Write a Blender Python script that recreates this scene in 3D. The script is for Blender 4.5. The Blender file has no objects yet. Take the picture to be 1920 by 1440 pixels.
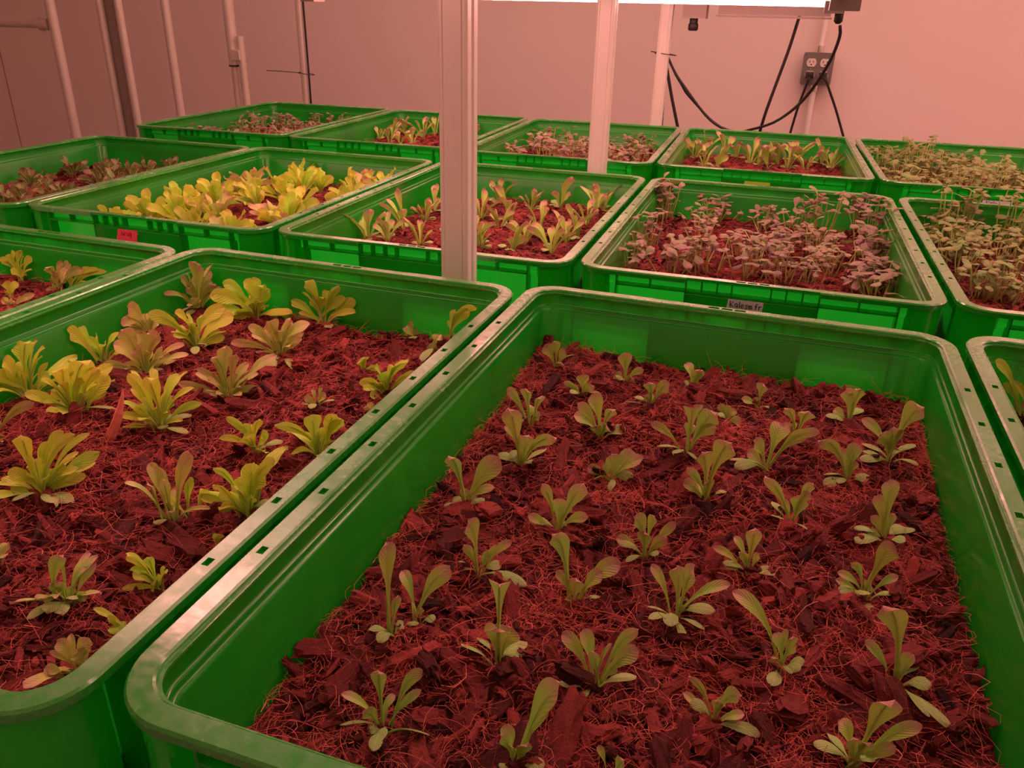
import bpy, bmesh, math, random
import numpy as np
from mathutils import Vector, Matrix

scene = bpy.context.scene
COL = scene.collection
RIM = 1.0                      # height of the crate rims above the floor
H = 0.22                       # crate height
rng = np.random.default_rng(11)

# ------------------------------------------------------------------ camera
FPX = 1496.749
CAM = np.array([0.23559877, -0.7706065, RIM + 0.25836954])
ROT = (math.radians(64.93366622), math.radians(-1.28982843), math.radians(18.99277632))
cam = bpy.data.cameras.new('camera')
cam.sensor_width = 36.0
cam.lens = FPX * 36.0 / 1920.0
cam.clip_start = 0.01
camo = bpy.data.objects.new('camera', cam)
COL.objects.link(camo)
camo.location = CAM
camo.rotation_euler = ROT
scene.camera = camo
def _rot(rx, ry, rz):
    c, s = math.cos, math.sin
    X = np.array([[1, 0, 0], [0, c(rx), -s(rx)], [0, s(rx), c(rx)]])
    Y = np.array([[c(ry), 0, s(ry)], [0, 1, 0], [-s(ry), 0, c(ry)]])
    Z = np.array([[c(rz), -s(rz), 0], [s(rz), c(rz), 0], [0, 0, 1]])
    return Z @ Y @ X
RC = _rot(*ROT)
def ray(px, py):
    return RC @ np.array([(px - 960) / FPX, -(py - 720) / FPX, -1.0])
def at_z(px, py, z):
    d = ray(px, py); return CAM + d * ((z - CAM[2]) / d[2])
def at_y(px, py, y):
    d = ray(px, py); return CAM + d * ((y - CAM[1]) / d[1])
def at_x(px, py, x):
    d = ray(px, py); return CAM + d * ((x - CAM[0]) / d[0])
def depth_of(p):
    return -((np.asarray(p) - CAM) @ RC)[2]

# ------------------------------------------------------------------ objects
def tag(o, label=None, cat=None, group=None, kind=None):
    if label: o['label'] = label
    if cat: o['category'] = cat
    if group: o['group'] = group
    if kind: o['kind'] = kind
    return o
def empty(name, loc, rz=0.0):
    o = bpy.data.objects.new(name, None)
    o.empty_display_size = 0.02
    COL.objects.link(o)
    o.location = loc
    o.rotation_euler = (0, 0, rz)
    return o
def link(name, mesh, parent=None, loc=None, rz=0.0):
    o = bpy.data.objects.new(name, mesh)
    COL.objects.link(o)
    if parent: o.parent = parent
    if loc is not None: o.location = loc
    if rz: o.rotation_euler = (0, 0, rz)
    return o

class MB:
    """collects vertices, faces, uvs and one value per vertex; build_mesh() makes ONE mesh"""
    def __init__(self):
        self.v = []; self.f = []; self.uv = []; self.val = []; self.n = 0
    def add(self, verts, faces, uv=None, val=None):
        verts = np.asarray(verts, float)
        k = len(verts)
        self.v.append(verts)
        b = self.n
        self.f.append([[i + b for i in f] for f in faces])
        self.uv.append(np.zeros((k, 2)) if uv is None else np.asarray(uv, float))
        self.val.append(np.full(k, 0.5) if val is None else np.broadcast_to(np.asarray(val, float), (k,)).copy())
        self.n += k
    def box(self, c, s, rz=0.0, val=None):
        x, y, z = np.array(s) / 2
        v = np.array([(-x, -y, -z), (x, -y, -z), (x, y, -z), (-x, y, -z), (-x, -y, z), (x, -y, z), (x, y, z), (-x, y, z)])
        if rz:
            cc, ss = math.cos(rz), math.sin(rz)
            v = v @ np.array([[cc, ss, 0], [-ss, cc, 0], [0, 0, 1]])
        self.add(v + np.array(c), [(0, 3, 2, 1), (4, 5, 6, 7), (0, 1, 5, 4), (1, 2, 6, 5), (2, 3, 7, 6), (3, 0, 4, 7)], val=val)
    def tube(self, pts, r, n=8, cap=True, val=None):
        pts = np.asarray(pts, float); m = len(pts)
        r = np.broadcast_to(np.asarray(r, float), (m,))
        t = np.gradient(pts, axis=0)
        t /= np.linalg.norm(t, axis=1, keepdims=True) + 1e-12
        ref = np.array([0, 0, 1.0]) if abs(t[0][2]) < 0.9 else np.array([1.0, 0, 0])
        u = np.cross(t, ref); u /= np.linalg.norm(u, axis=1, keepdims=True) + 1e-12
        w = np.cross(t, u)
        a = np.linspace(0, 2 * math.pi, n, endpoint=False)
        v = pts[:, None, :] + r[:, None, None] * (np.cos(a)[None, :, None] * u[:, None, :] + np.sin(a)[None, :, None] * w[:, None, :])
        f = []
        for i in range(m - 1):
            for j in range(n):
                k = (j + 1) % n
                f.append((i * n + j, i * n + k, (i + 1) * n + k, (i + 1) * n + j))
        if cap:
            f.append(tuple(range(n - 1, -1, -1))); f.append(tuple((m - 1) * n + j for j in range(n)))
        uv = np.stack([np.tile(a / 6.2832, m), np.repeat(np.linspace(0, 1, m), n)], 1)
        self.add(v.reshape(-1, 3), f, uv, val)
    def loops(self, L, close_first=False, close_last=False):
        """bridges closed loops of the same length"""
        n = len(L[0]); f = []
        for i in range(len(L) - 1):
            for j in range(n):
                k = (j + 1) % n
                f.append((i * n + j, i * n + k, (i + 1) * n + k, (i + 1) * n + j))
        if close_first: f.append(tuple(range(n - 1, -1, -1)))
        if close_last: f.append(tuple((len(L) - 1) * n + j for j in range(n)))
        self.add(np.concatenate([np.asarray(l, float) for l in L]), f)
    def prism(self, outline, z0, z1):
        o = np.asarray(outline, float)
        self.loops([np.c_[o, np.full(len(o), z0)], np.c_[o, np.full(len(o), z1)]], True, True)
    def build_mesh(self, name, mat, smooth=True, sharp=None):
        V = np.concatenate(self.v) if self.v else np.zeros((0, 3))
        F = [f for g in self.f for f in g]
        me = bpy.data.meshes.new(name)
        me.vertices.add(len(V)); me.vertices.foreach_set('co', V.ravel())
        tot = np.array([len(f) for f in F], dtype=np.int32)
        idx = np.fromiter((i for f in F for i in f), dtype=np.int32, count=int(tot.sum()))
        me.loops.add(len(idx)); me.loops.foreach_set('vertex_index', idx)
        me.polygons.add(len(F))
        me.polygons.foreach_set('loop_start', np.concatenate([[0], np.cumsum(tot)[:-1]]).astype(np.int32))
        me.polygons.foreach_set('loop_total', tot)
        me.polygons.foreach_set('use_smooth', np.full(len(F), smooth, dtype=bool))
        uvl = me.uv_layers.new(name='UVMap')
        UV = np.concatenate(self.uv)
        uvl.data.foreach_set('uv', UV[idx].ravel())
        at = me.attributes.new('val', 'FLOAT', 'POINT')
        at.data.foreach_set('value', np.concatenate(self.val).astype(np.float32))
        me.update(); me.validate()
        me.materials.append(mat)
        if sharp is not None: me.set_sharp_from_angle(angle=math.radians(sharp))
        return me

# ------------------------------------------------------------------ materials
def new_mat(name):
    m = bpy.data.materials.new(name); m.use_nodes = True
    nt = m.node_tree; nt.nodes.clear()
    out = nt.nodes.new('ShaderNodeOutputMaterial')
    return m, nt, out
def N(nt, t, **kw):
    n = nt.nodes.new(t)
    for k, v in kw.items():
        if k.startswith('i_'): n.inputs[k[2:].replace('_', ' ')].default_value = v
        else: setattr(n, k, v)
    return n
def L(nt, a, b): nt.links.new(a, b)
def ramp(nt, fac, stops):
    r = N(nt, 'ShaderNodeValToRGB')
    el = r.color_ramp.elements
    while len(el) < len(stops): el.new(0.5)
    for e, (p, c) in zip(el, stops):
        e.position = p; e.color = (*c, 1) if len(c) == 3 else c
    L(nt, fac, r.inputs[0]); return r.outputs[0]
def noise(nt, scale, detail=4.0, vec=None, rough=0.6):
    n = N(nt, 'ShaderNodeTexNoise'); n.inputs['Scale'].default_value = scale; n.inputs['Detail'].default_value = detail
    n.inputs['Roughness'].default_value = rough
    if vec is not None: L(nt, vec, n.inputs['Vector'])
    return n.outputs['Fac']
def math_(nt, op, a, b=None):
    n = N(nt, 'ShaderNodeMath', operation=op)
    for i, x in enumerate((a, b)):
        if x is None: continue
        if isinstance(x, (int, float)): n.inputs[i].default_value = x
        else: L(nt, x, n.inputs[i])
    return n.outputs[0]
def mixc(nt, fac, a, b, blend='MIX'):
    n = N(nt, 'ShaderNodeMix', data_type='RGBA', blend_type=blend)
    for s, x in ((0, fac), (6, a), (7, b)):
        if isinstance(x, (int, float)): n.inputs[s].default_value = x
        elif isinstance(x, tuple): n.inputs[s].default_value = (*x, 1)
        else: L(nt, x, n.inputs[s])
    return n.outputs[2]
def objco(nt): return N(nt, 'ShaderNodeTexCoord').outputs['Object']

def mat_plain(name, col, rough=0.5, metal=0.0, spec=0.5, bump=0.0, bscale=200.0, vary=0.0):
    m, nt, out = new_mat(name)
    p = N(nt, 'ShaderNodeBsdfPrincipled')
    p.inputs['Base Color'].default_value = (*col, 1); p.inputs['Roughness'].default_value = rough
    p.inputs['Metallic'].default_value = metal; p.inputs['Specular IOR Level'].default_value = spec
    if bump or vary:
        fac = noise(nt, bscale, 3, objco(nt))
        if vary:
            L(nt, mixc(nt, fac, tuple(c * (1 - vary) for c in col), tuple(min(1, c * (1 + vary)) for c in col)), p.inputs['Base Color'])
        if bump:
            b = N(nt, 'ShaderNodeBump'); b.inputs['Strength'].default_value = bump; b.inputs['Distance'].default_value = 0.001
            L(nt, fac, b.inputs['Height']); L(nt, b.outputs[0], p.inputs['Normal'])
    L(nt, p.outputs[0], out.inputs[0])
    return m

def mat_crate(name, trans=0.45, scuff=False):
    m, nt, out = new_mat(name)
    co = objco(nt)
    big = noise(nt, 9, 4, co); fine = noise(nt, 140, 5, co, 0.7)
    base = mixc(nt, big, (0.013, 0.34, 0.018), (0.016, 0.43, 0.024))
    if scuff:   # pale scratches and dried dust on the rim
        sc = ramp(nt, noise(nt, 420, 6, co, 0.75), [(0.44, (0, 0, 0)), (0.72, (1, 1, 1))])
        w = ramp(nt, noise(nt, 14, 3, co), [(0.40, (0, 0, 0)), (0.62, (1, 1, 1))])
        k = math_(nt, 'MULTIPLY', math_(nt, 'MULTIPLY', sc, w), 0.38)
        base = mixc(nt, k, base, (0.34, 0.50, 0.28))
    b = N(nt, 'ShaderNodeBump'); b.inputs['Strength'].default_value = 0.16 if scuff else 0.07; b.inputs['Distance'].default_value = 0.0012
    L(nt, noise(nt, 60 if scuff else 30, 3, co), b.inputs['Height'])
    d = N(nt, 'ShaderNodeBsdfDiffuse'); L(nt, base, d.inputs[0]); L(nt, b.outputs[0], d.inputs['Normal'])
    t = N(nt, 'ShaderNodeBsdfTranslucent'); t.inputs[0].default_value = (0.010, 0.85, 0.04, 1)
    mx = N(nt, 'ShaderNodeMixShader'); mx.inputs[0].default_value = trans
    L(nt, d.outputs[0], mx.inputs[1]); L(nt, t.outputs[0], mx.inputs[2])
    g = N(nt, 'ShaderNodeBsdfGlossy'); g.inputs[0].default_value = (1, 1, 1, 1); L(nt, b.outputs[0], g.inputs['Normal'])
    mixn = math_(nt, 'ADD', math_(nt, 'MULTIPLY', big, 0.6), math_(nt, 'MULTIPLY', fine, 0.4))
    L(nt, ramp(nt, mixn, [(0.35, (0.10,) * 3), (0.62, (0.34,) * 3)] if scuff else [(0.35, (0.13,) * 3), (0.65, (0.26,) * 3)]), g.inputs['Roughness'])
    lw = N(nt, 'ShaderNodeLayerWeight'); lw.inputs[0].default_value = 0.5; L(nt, b.outputs[0], lw.inputs['Normal'])
    f0 = 0.10 if scuff else 0.045
    fz = math_(nt, 'ADD', f0, math_(nt, 'MULTIPLY', 1 - f0, math_(nt, 'POWER', lw.outputs['Facing'], 3.2 if scuff else 4.6)))
    m2 = N(nt, 'ShaderNodeMixShader'); L(nt, fz, m2.inputs[0])
    L(nt, mx.outputs[0], m2.inputs[1]); L(nt, g.outputs[0], m2.inputs[2]); L(nt, m2.outputs[0], out.inputs[0])
    return m

def mat_leaf(name, base, mid, tip, vein, trans=0.3, hue=0.03, edge=None, rough=0.45, under=None, vein_k=0.08):
    """base/mid/tip: pigment along the leaf; the pale midrib and the veins follow the leaf's own UV"""
    m, nt, out = new_mat(name)
    uv = N(nt, 'ShaderNodeUVMap').outputs[0]
    sx = N(nt, 'ShaderNodeSeparateXYZ'); L(nt, uv, sx.inputs[0])
    u, v = sx.outputs[0], sx.outputs[1]
    oi = N(nt, 'ShaderNodeObjectInfo').outputs['Random']
    at = N(nt, 'ShaderNodeAttribute', attribute_name='val').outputs['Fac']
    c = ramp(nt, v, [(0.0, base), (0.42, mid), (0.68, mid), (0.97, tip)])
    d = math_(nt, 'ABSOLUTE', math_(nt, 'SUBTRACT', u, 0.5))
    rib = ramp(nt, d, [(0.0, (1, 1, 1)), (0.07, (0, 0, 0))])
    c = mixc(nt, math_(nt, 'MULTIPLY', rib, 0.55), c, vein)
    if edge:
        c = mixc(nt, math_(nt, 'MULTIPLY', ramp(nt, d, [(0.3, (0, 0, 0)), (0.5, (1, 1, 1))]), 0.45), c, edge)
    wv = N(nt, 'ShaderNodeTexWave', wave_type='BANDS', bands_direction='Y')
    wv.inputs['Scale'].default_value = 3.2; wv.inputs['Distortion'].default_value = 2.5; wv.inputs['Detail'].default_value = 1.5
    cmb = N(nt, 'ShaderNodeCombineXYZ'); L(nt, math_(nt, 'MULTIPLY', d, 0.7), cmb.inputs[0])
    L(nt, math_(nt, 'SUBTRACT', v, math_(nt, 'MULTIPLY', d, 0.55)), cmb.inputs[1])
    L(nt, cmb.outputs[0], wv.inputs['Vector'])
    c = mixc(nt, math_(nt, 'MULTIPLY', wv.outputs['Fac'], vein_k), c, vein)
    hs = N(nt, 'ShaderNodeHueSaturation')
    L(nt, math_(nt, 'ADD', 0.5 - hue * 0.5, math_(nt, 'MULTIPLY', at, hue)), hs.inputs['Hue'])
    L(nt, math_(nt, 'ADD', 0.82, math_(nt, 'MULTIPLY', math_(nt, 'ADD', at, oi), 0.2)), hs.inputs['Value'])
    L(nt, c, hs.inputs['Color'])
    c = hs.outputs[0]
    if under:   # the lower face of the leaf has its own pigment
        c = mixc(nt, N(nt, 'ShaderNodeNewGeometry').outputs['Backfacing'], c, under)
    p = N(nt, 'ShaderNodeBsdfPrincipled'); L(nt, c, p.inputs['Base Color'])
    p.inputs['Roughness'].default_value = rough; p.inputs['Specular IOR Level'].default_value = 0.45
    b = N(nt, 'ShaderNodeBump'); b.inputs['Strength'].default_value = 0.35; b.inputs['Distance'].default_value = 0.0008
    L(nt, math_(nt, 'ADD', wv.outputs['Fac'], math_(nt, 'MULTIPLY', rib, -1.0)), b.inputs['Height']); L(nt, b.outputs[0], p.inputs['Normal'])
    t = N(nt, 'ShaderNodeBsdfTranslucent'); L(nt, c, t.inputs[0])
    mx = N(nt, 'ShaderNodeMixShader'); mx.inputs[0].default_value = trans
    L(nt, p.outputs[0], mx.inputs[1]); L(nt, t.outputs[0], mx.inputs[2]); L(nt, mx.outputs[0], out.inputs[0])
    return m

def mat_bark(name, c0, c1, c2, rough=0.8, bump=0.6, stretch=True):
    m, nt, out = new_mat(name)
    at = N(nt, 'ShaderNodeAttribute', attribute_name='val').outputs['Fac']
    co = objco(nt)
    n1 = noise(nt, 160, 6, co, 0.7); n2 = noise(nt, 900, 4, co, 0.7)
    fac = math_(nt, 'ADD', math_(nt, 'MULTIPLY', at, 0.6), math_(nt, 'ADD', math_(nt, 'MULTIPLY', n1, 0.35), math_(nt, 'MULTIPLY', n2, 0.15)))
    c = ramp(nt, fac, [(0.22, c0), (0.55, c1), (0.9, c2)])
    p = N(nt, 'ShaderNodeBsdfPrincipled'); L(nt, c, p.inputs['Base Color'])
    p.inputs['Roughness'].default_value = rough; p.inputs['Specular IOR Level'].default_value = 0.35
    if bump:
        b = N(nt, 'ShaderNodeBump'); b.inputs['Strength'].default_value = bump; b.inputs['Distance'].default_value = 0.002
        L(nt, math_(nt, 'ADD', n1, n2), b.inputs['Height']); L(nt, b.outputs[0], p.inputs['Normal'])
    L(nt, p.outputs[0], out.inputs[0])
    return m

def mat_led(name, strength):
    m, nt, out = new_mat(name)
    co = objco(nt)
    sx = N(nt, 'ShaderNodeSeparateXYZ'); L(nt, co, sx.inputs[0])
    ph = math_(nt, 'FRACT', math_(nt, 'MULTIPLY', sx.outputs[0], 1 / 0.048))     # every third diode along the bar is red
    red = ramp(nt, ph, [(0.0, (1, 1, 1)), (0.27, (1, 1, 1)), (0.33, (0, 0, 0)), (1.0, (0, 0, 0))])
    e = N(nt, 'ShaderNodeEmission')
    L(nt, mixc(nt, red, LED_WHITE, LED_RED), e.inputs[0])
    e.inputs[1].default_value = strength
    L(nt, e.outputs[0], out.inputs[0])
    return m
LED_WHITE = (1.0, 0.46, 0.385)
LED_RED = (1.0, 0.13, 0.16)

M = {}
M['crate'] = mat_crate('green_plastic', 0.5)
M['rim'] = mat_crate('green_plastic_scuffed', 0.25, True)
M['alu'] = mat_plain('aluminium_extrusion', (0.90, 0.86, 0.82), 0.36, 0.15, vary=0.04, bscale=30)
M['pipe'] = mat_plain('galvanised_pipe', (0.72, 0.64, 0.58), 0.42, 0.35, vary=0.06, bscale=40)
M['slot'] = mat_plain('extrusion_groove', (0.20, 0.17, 0.16), 0.6, 0.5)
M['web'] = mat_plain('shaded_channel_steel', (0.40, 0.33, 0.29), 0.6, 0.2)
M['black'] = mat_plain('black_rubber', (0.018, 0.014, 0.014), 0.5)
M['white_plastic'] = mat_plain('white_enamel', (0.70, 0.66, 0.62), 0.45)
M['grey_paint'] = mat_plain('grey_fixture_paint', (0.30, 0.25, 0.23), 0.5)
M['box_grey'] = mat_plain('grey_box_paint', (0.20, 0.18, 0.17), 0.5, 0.2, vary=0.06, bscale=60)
M['socket'] = mat_plain('socket_plastic', (0.75, 0.68, 0.62), 0.4)
M['chrome'] = mat_plain('screw_steel', (0.85, 0.83, 0.8), 0.2, 1.0)
M['soil'] = mat_bark('coir_soil', (0.022, 0.005, 0.005), (0.12, 0.018, 0.018), (0.25, 0.038, 0.036), 0.9, 1.0)
M['bark'] = mat_bark('bark_chip', (0.026, 0.005, 0.005), (0.21, 0.028, 0.030), (0.55, 0.085, 0.082), 0.75, 0.9)
M['fibre'] = mat_bark('coir_fibre', (0.32, 0.045, 0.042), (0.70, 0.12, 0.10), (0.92, 0.30, 0.22), 0.7, 0)
M['seedling'] = mat_leaf('seedling_leaf', (0.54, 0.80, 0.13), (0.49, 0.70, 0.13), (0.64, 0.30, 0.29), (0.62, 0.80, 0.26), 0.22, 0.05, vein_k=0.05)
M['seed_leaf'] = mat_leaf('seed_leaf', (0.36, 0.60, 0.13), (0.36, 0.55, 0.16), (0.42, 0.46, 0.19), (0.45, 0.62, 0.2), 0.15, 0.04, rough=0.6)
M['stalk'] = mat_plain('leaf_stalk', (0.50, 0.70, 0.17), 0.5, vary=0.15, bscale=90)
M['lettuce'] = mat_leaf('lettuce_leaf', (0.66, 0.86, 0.16), (0.62, 0.84, 0.07), (0.68, 0.76, 0.11), (0.80, 0.92, 0.30), 0.32, 0.07, vein_k=0.05)
M['lettuce_red'] = mat_leaf('blushed_lettuce_leaf', (0.60, 0.78, 0.17), (0.60, 0.66, 0.16), (0.66, 0.42, 0.26), (0.68, 0.78, 0.3), 0.25, 0.08, vein_k=0.06)
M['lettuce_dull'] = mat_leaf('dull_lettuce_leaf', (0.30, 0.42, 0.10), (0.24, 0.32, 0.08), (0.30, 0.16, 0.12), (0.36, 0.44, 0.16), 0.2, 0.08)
M['kale'] = mat_leaf('kale_sprout_leaf', (0.34, 0.42, 0.14), (0.31, 0.25, 0.17), (0.44, 0.17, 0.22), (0.46, 0.40, 0.24), 0.2, 0.12, rough=0.5, under=(0.38, 0.44, 0.12))
M['kale_green'] = mat_leaf('green_kale_leaf', (0.34, 0.46, 0.12), (0.28, 0.37, 0.11), (0.34, 0.24, 0.13), (0.45, 0.50, 0.22), 0.2, 0.08, rough=0.5, under=(0.36, 0.44, 0.12))
M['kale_stem'] = mat_plain('kale_stem', (0.55, 0.62, 0.20), 0.5, vary=0.2, bscale=60)
M['wall'] = mat_plain('painted_wall_panel', (0.82, 0.70, 0.65), 0.5, 0, 0.3, bump=0.15, bscale=120, vary=0.015)
M['ceiling'] = mat_plain('ceiling_paint', (0.80, 0.75, 0.72), 0.7)
M['floor'] = mat_plain('floor_concrete', (0.30, 0.27, 0.25), 0.6, vary=0.15, bscale=8)
M['shelf'] = mat_plain('shelf_board', (0.55, 0.50, 0.47), 0.5)
M['seam'] = mat_plain('panel_seam', (0.40, 0.30, 0.26), 0.6)
M['tape_red'] = mat_plain('red_tape', (0.95, 0.07, 0.15), 0.55, vary=0.08, bscale=90)
M['tape_lilac'] = mat_plain('lilac_tape', (0.78, 0.74, 0.92), 0.7, vary=0.12, bscale=300)
M['tape_yellow'] = mat_plain('yellow_green_tape', (0.42, 0.72, 0.06), 0.6, vary=0.08, bscale=90)
M['ink'] = mat_plain('marker_ink', (0.03, 0.008, 0.012), 0.6)
M['ink_red'] = mat_plain('faded_marker_ink', (0.38, 0.012, 0.05), 0.6)
M['led'] = mat_led('led_strip', 13.0)

# ------------------------------------------------------------------ crate
def rrect(hx, hy, r, n=13):
    pts = []
    for cx, cy, a0 in ((hx - r, hy - r, 0), (-hx + r, hy - r, 90), (-hx + r, -hy + r, 180), (hx - r, -hy + r, 270)):
        for k in range(n):
            a = math.radians(a0 + 90 * k / (n - 1))
            pts.append((cx + r * math.cos(a), cy + r * math.sin(a)))
    return np.array(pts)
HX, HY, RR = 0.2, 0.3, 0.034
def ring(inset, z):
    o = rrect(HX - inset, HY - inset, max(RR - inset, 0.012))
    return np.c_[o, np.full(len(o), z + H)]

rim_mb = MB()
rim_mb.loops([ring(0.0145, -0.0032), ring(0.0022, -0.0032), ring(0.0018, -0.0062), ring(0.0004, -0.0062), ring(0.0, -0.0014), ring(0.0012, 0.0),
              ring(0.0112, 0.0), ring(0.0124, -0.0010), ring(0.0128, -0.0045), ring(0.0145, -0.0045), ring(0.0145, -0.0032)])
rim_tmp = link('rim_tmp', rim_mb.build_mesh('crate_rim', M['rim']))
bm = bmesh.new(); bm.from_mesh(rim_tmp.data); bmesh.ops.remove_doubles(bm, verts=bm.verts, dist=1e-6); bmesh.ops.recalc_face_normals(bm, faces=bm.faces); bm.to_mesh(rim_tmp.data); bm.free()
cut = MB()
for sx in (-1, 1):
    for k in range(-3, 4):
        cut.box((sx * (HX - 0.0066), 0.0605 * k - 0.007, H), (0.0042, 0.0062, 0.03))
for sy in (-1, 1):
    for k in (-1, 0, 1):
        cut.box((0.0125 * k, sy * (HY - 0.0068), H), (0.0102, 0.0048, 0.03))
    cut.box((0.0, sy * (HY - 0.0002), H), (0.142, 0.0042, 0.03))
cut_o = link('cut_tmp', cut.build_mesh('cut', M['rim'], smooth=False))
md = rim_tmp.modifiers.new('b', 'BOOLEAN'); md.operation = 'DIFFERENCE'; md.solver = 'EXACT'; md.object = cut_o
dg = bpy.context.evaluated_depsgraph_get()
RIM_MESH = bpy.data.meshes.new_from_object(rim_tmp.evaluated_get(dg))
RIM_MESH.name = 'crate_rim_mesh'
RIM_MESH.set_sharp_from_angle(angle=math.radians(24))
bpy.data.objects.remove(rim_tmp); bpy.data.objects.remove(cut_o)

body = MB()
# inner wall with the small stepped ledge, then the floor of the crate
body.loops([ring(0.0126, -0.004), ring(0.0127, -0.0146), ring(0.0130, -0.0154), ring(0.0136, -0.0160), ring(0.0143, -0.0163), ring(0.0146, -0.0168), ring(0.0147, -0.0188), ring(0.0150, -0.0195),
            ring(0.0158, -0.0200), ring(0.0172, -0.0203), ring(0.0176, -0.0210), ring(0.0205, -0.205)], False, True)
# rounded corner columns outside the single wall
def corner(z0, z1, sx, sy, b):
    q = []
    c, r = 0.003, 0.032
    cx, cy = HX - c - r, HY - c - r
    q += [(HX - b, HY - 0.0395), (HX - c, HY - c - r)]
    for k in range(1, 8):
        a = math.radians(90 * k / 8); q.append((cx + r * math.cos(a), cy + r * math.sin(a)))
    q += [(HX - c - r, HY - c), (HX - 0.0395, HY - b)]
    q = np.array(q) * np.array([sx, sy])
    n = len(q)
    V = np.concatenate([np.c_[q, np.full(n, z0 + H)], np.c_[q, np.full(n, z1 + H)]])
    f = [(i, i + 1, n + i + 1, n + i) for i in range(n - 1)]
    body.add(V, f if sx * sy > 0 else [t[::-1] for t in f])
for sx in (-1, 1):
    for sy in (-1, 1):
        corner(-0.219, -0.0208, sx, sy, 0.0172); corner(-0.0208, -0.004, sx, sy, 0.0125)
ribx = (0.021, 0.037, 0.054, 0.0715, 0.112, 0.151)
def rib(ax, s, q, z0):
    """a thin upright rib between the wall and the line of the rim, stepping in under the ledge"""
    h = HX if ax else HY
    for a, b, zt, zb in ((h - 0.0125, h - 0.0030, -0.0040, max(z0, -0.0208)), (h - 0.0172, h - 0.0030, -0.0208, z0)):
        if zb >= zt: continue
        c = s * (a + b) / 2; l = b - a
        if ax: body.box((c, q, H + (zt + zb) / 2), (l, 0.0018, zt - zb))
        else: body.box((q, c, H + (zt + zb) / 2), (0.0018, l, zt - zb))
for s in (-1, 1):
    yb, ye = HY - 0.0143, HY - 0.0030
    ym, yl = s * (yb + ye) / 2, ye - yb
    for x in ribx:
        for sx in (-1, 1):
            full = x in (0.151, 0.0715)
            z0 = -0.2 if full else -0.0165
            rib(0, s, sx * x, z0)
    body.box((0, ym, H - 0.0172), (0.303, yl, 0.0017))
    body.box((0, ym, H - 0.120), (0.303, yl, 0.0017))
    xb, xe = HX - 0.0143, HX - 0.0030
    xm, xl = s * (xb + xe) / 2, xe - xb
    for y in (-0.252, -0.21, -0.17, -0.13, -0.09, -0.05, -0.018, 0.018, 0.05, 0.09, 0.13, 0.17, 0.21, 0.252):
        full = abs(y) in (0.252, 0.13)
        z0 = -0.2 if full else -0.0165
        rib(1, s, y, z0)
    body.box((xm, 0, H - 0.0172), (xl, 0.506, 0.0017))
BODY_MESH = body.build_mesh('crate_body_mesh', M['crate'], True, 35)
def panel_mesh(s):
    mb = MB()
    y = HY - 0.0042
    prof = [(y + 0.0006, -0.0200), (y, -0.0192), (y - 0.0025, -0.0192), (y - 0.0025, -0.088), (y - 0.0100, -0.090), (y - 0.0100, -0.092), (y, -0.092), (y + 0.0006, -0.091)]
    a = [(-0.0706, s * p[0], p[1] + H) for p in prof]; b = [(0.0706, s * p[0], p[1] + H) for p in prof]
    n = len(prof)
    f = [(i, (i + 1) % n, n + (i + 1) % n, n + i) for i in range(n)] + [tuple(range(n)), tuple(range(2 * n - 1, n - 1, -1))]
    mb.add(a + b, f)
    me = mb.build_mesh('handle_panel_mesh', M['crate'], False)
    bm = bmesh.new(); bm.from_mesh(me); bmesh.ops.recalc_face_normals(bm, faces=bm.faces); bm.to_mesh(me); bm.free()
    return me
PANEL = {s: panel_mesh(s) for s in (-1, 1)}

YAW = {'A': 0.0, 'B': 0.0208, 'C': 0.0382}
DZ = {'A': 0.0, 'B': -0.0087, 'C': -0.0035}
# row, left edge, back edge, phrase used in the plants' labels, own label
CR = {
 'A0': (0.0, 0.0, 'big center front crate', 'green plastic crate of sparse purple-tipped seedlings, the biggest in front'),
 'A1': (-0.4068, -0.0179, 'front lettuce crate', 'green plastic crate of leafy lettuces beside the biggest front crate, on its left'),
 'A-1': (-0.8093, -0.0344, 'left-edge front crate', 'green crate of a few yellow lettuces cut off at the left edge, front row'),
 'A2': (0.4085, 0.0150, 'right-edge front crate', 'sliver of green crate at the lower right edge with one yellow lettuce'),
 'B-2': (-1.2092, 0.6671, 'left-edge middle crate', 'deep shaded green crate of dull lettuces at the left edge, in the middle row'),
 'B-1': (-0.8084, 0.6873, 'red-taped crate', 'green crate packed with bright yellow lettuces, red tape on its front'),
 'B0': (-0.3977, 0.7002, 'middle crate behind tall post', 'green crate of small seedlings half hidden behind the tall front post'),
 'B1': (0.0114, 0.7105, 'lilac-taped kale crate', 'green crate of purple kale sprouts with a lilac tape reading Kalesm on its front'),
 'B2': (0.4201, 0.7221, 'right-edge middle crate', 'green crate of kale sprouts cut off at the right edge, middle row'),
 'C-2': (-1.2533, 1.3919, 'leftmost back crate', 'dark green crate of fine purple sprouts at the left end of the back row'),
 'C-1': (-0.8402, 1.3986, 'second back crate', 'back row green crate of pale seedlings, second from the left'),
 'C0': (-0.4285, 1.4007, 'third back crate', 'back row green crate of kale sprouts crossed by the second post'),
 'C1': (-0.0225, 1.4193, 'fourth back crate', 'back row green crate of seedlings under the wall outlet, yellow-green tape on its front'),
 'C2': (0.3852, 1.4290, 'rightmost back crate', 'back row green crate overflowing with kale sprouts at the right edge'),
}
class Crate: pass
CRATES = {}
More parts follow.
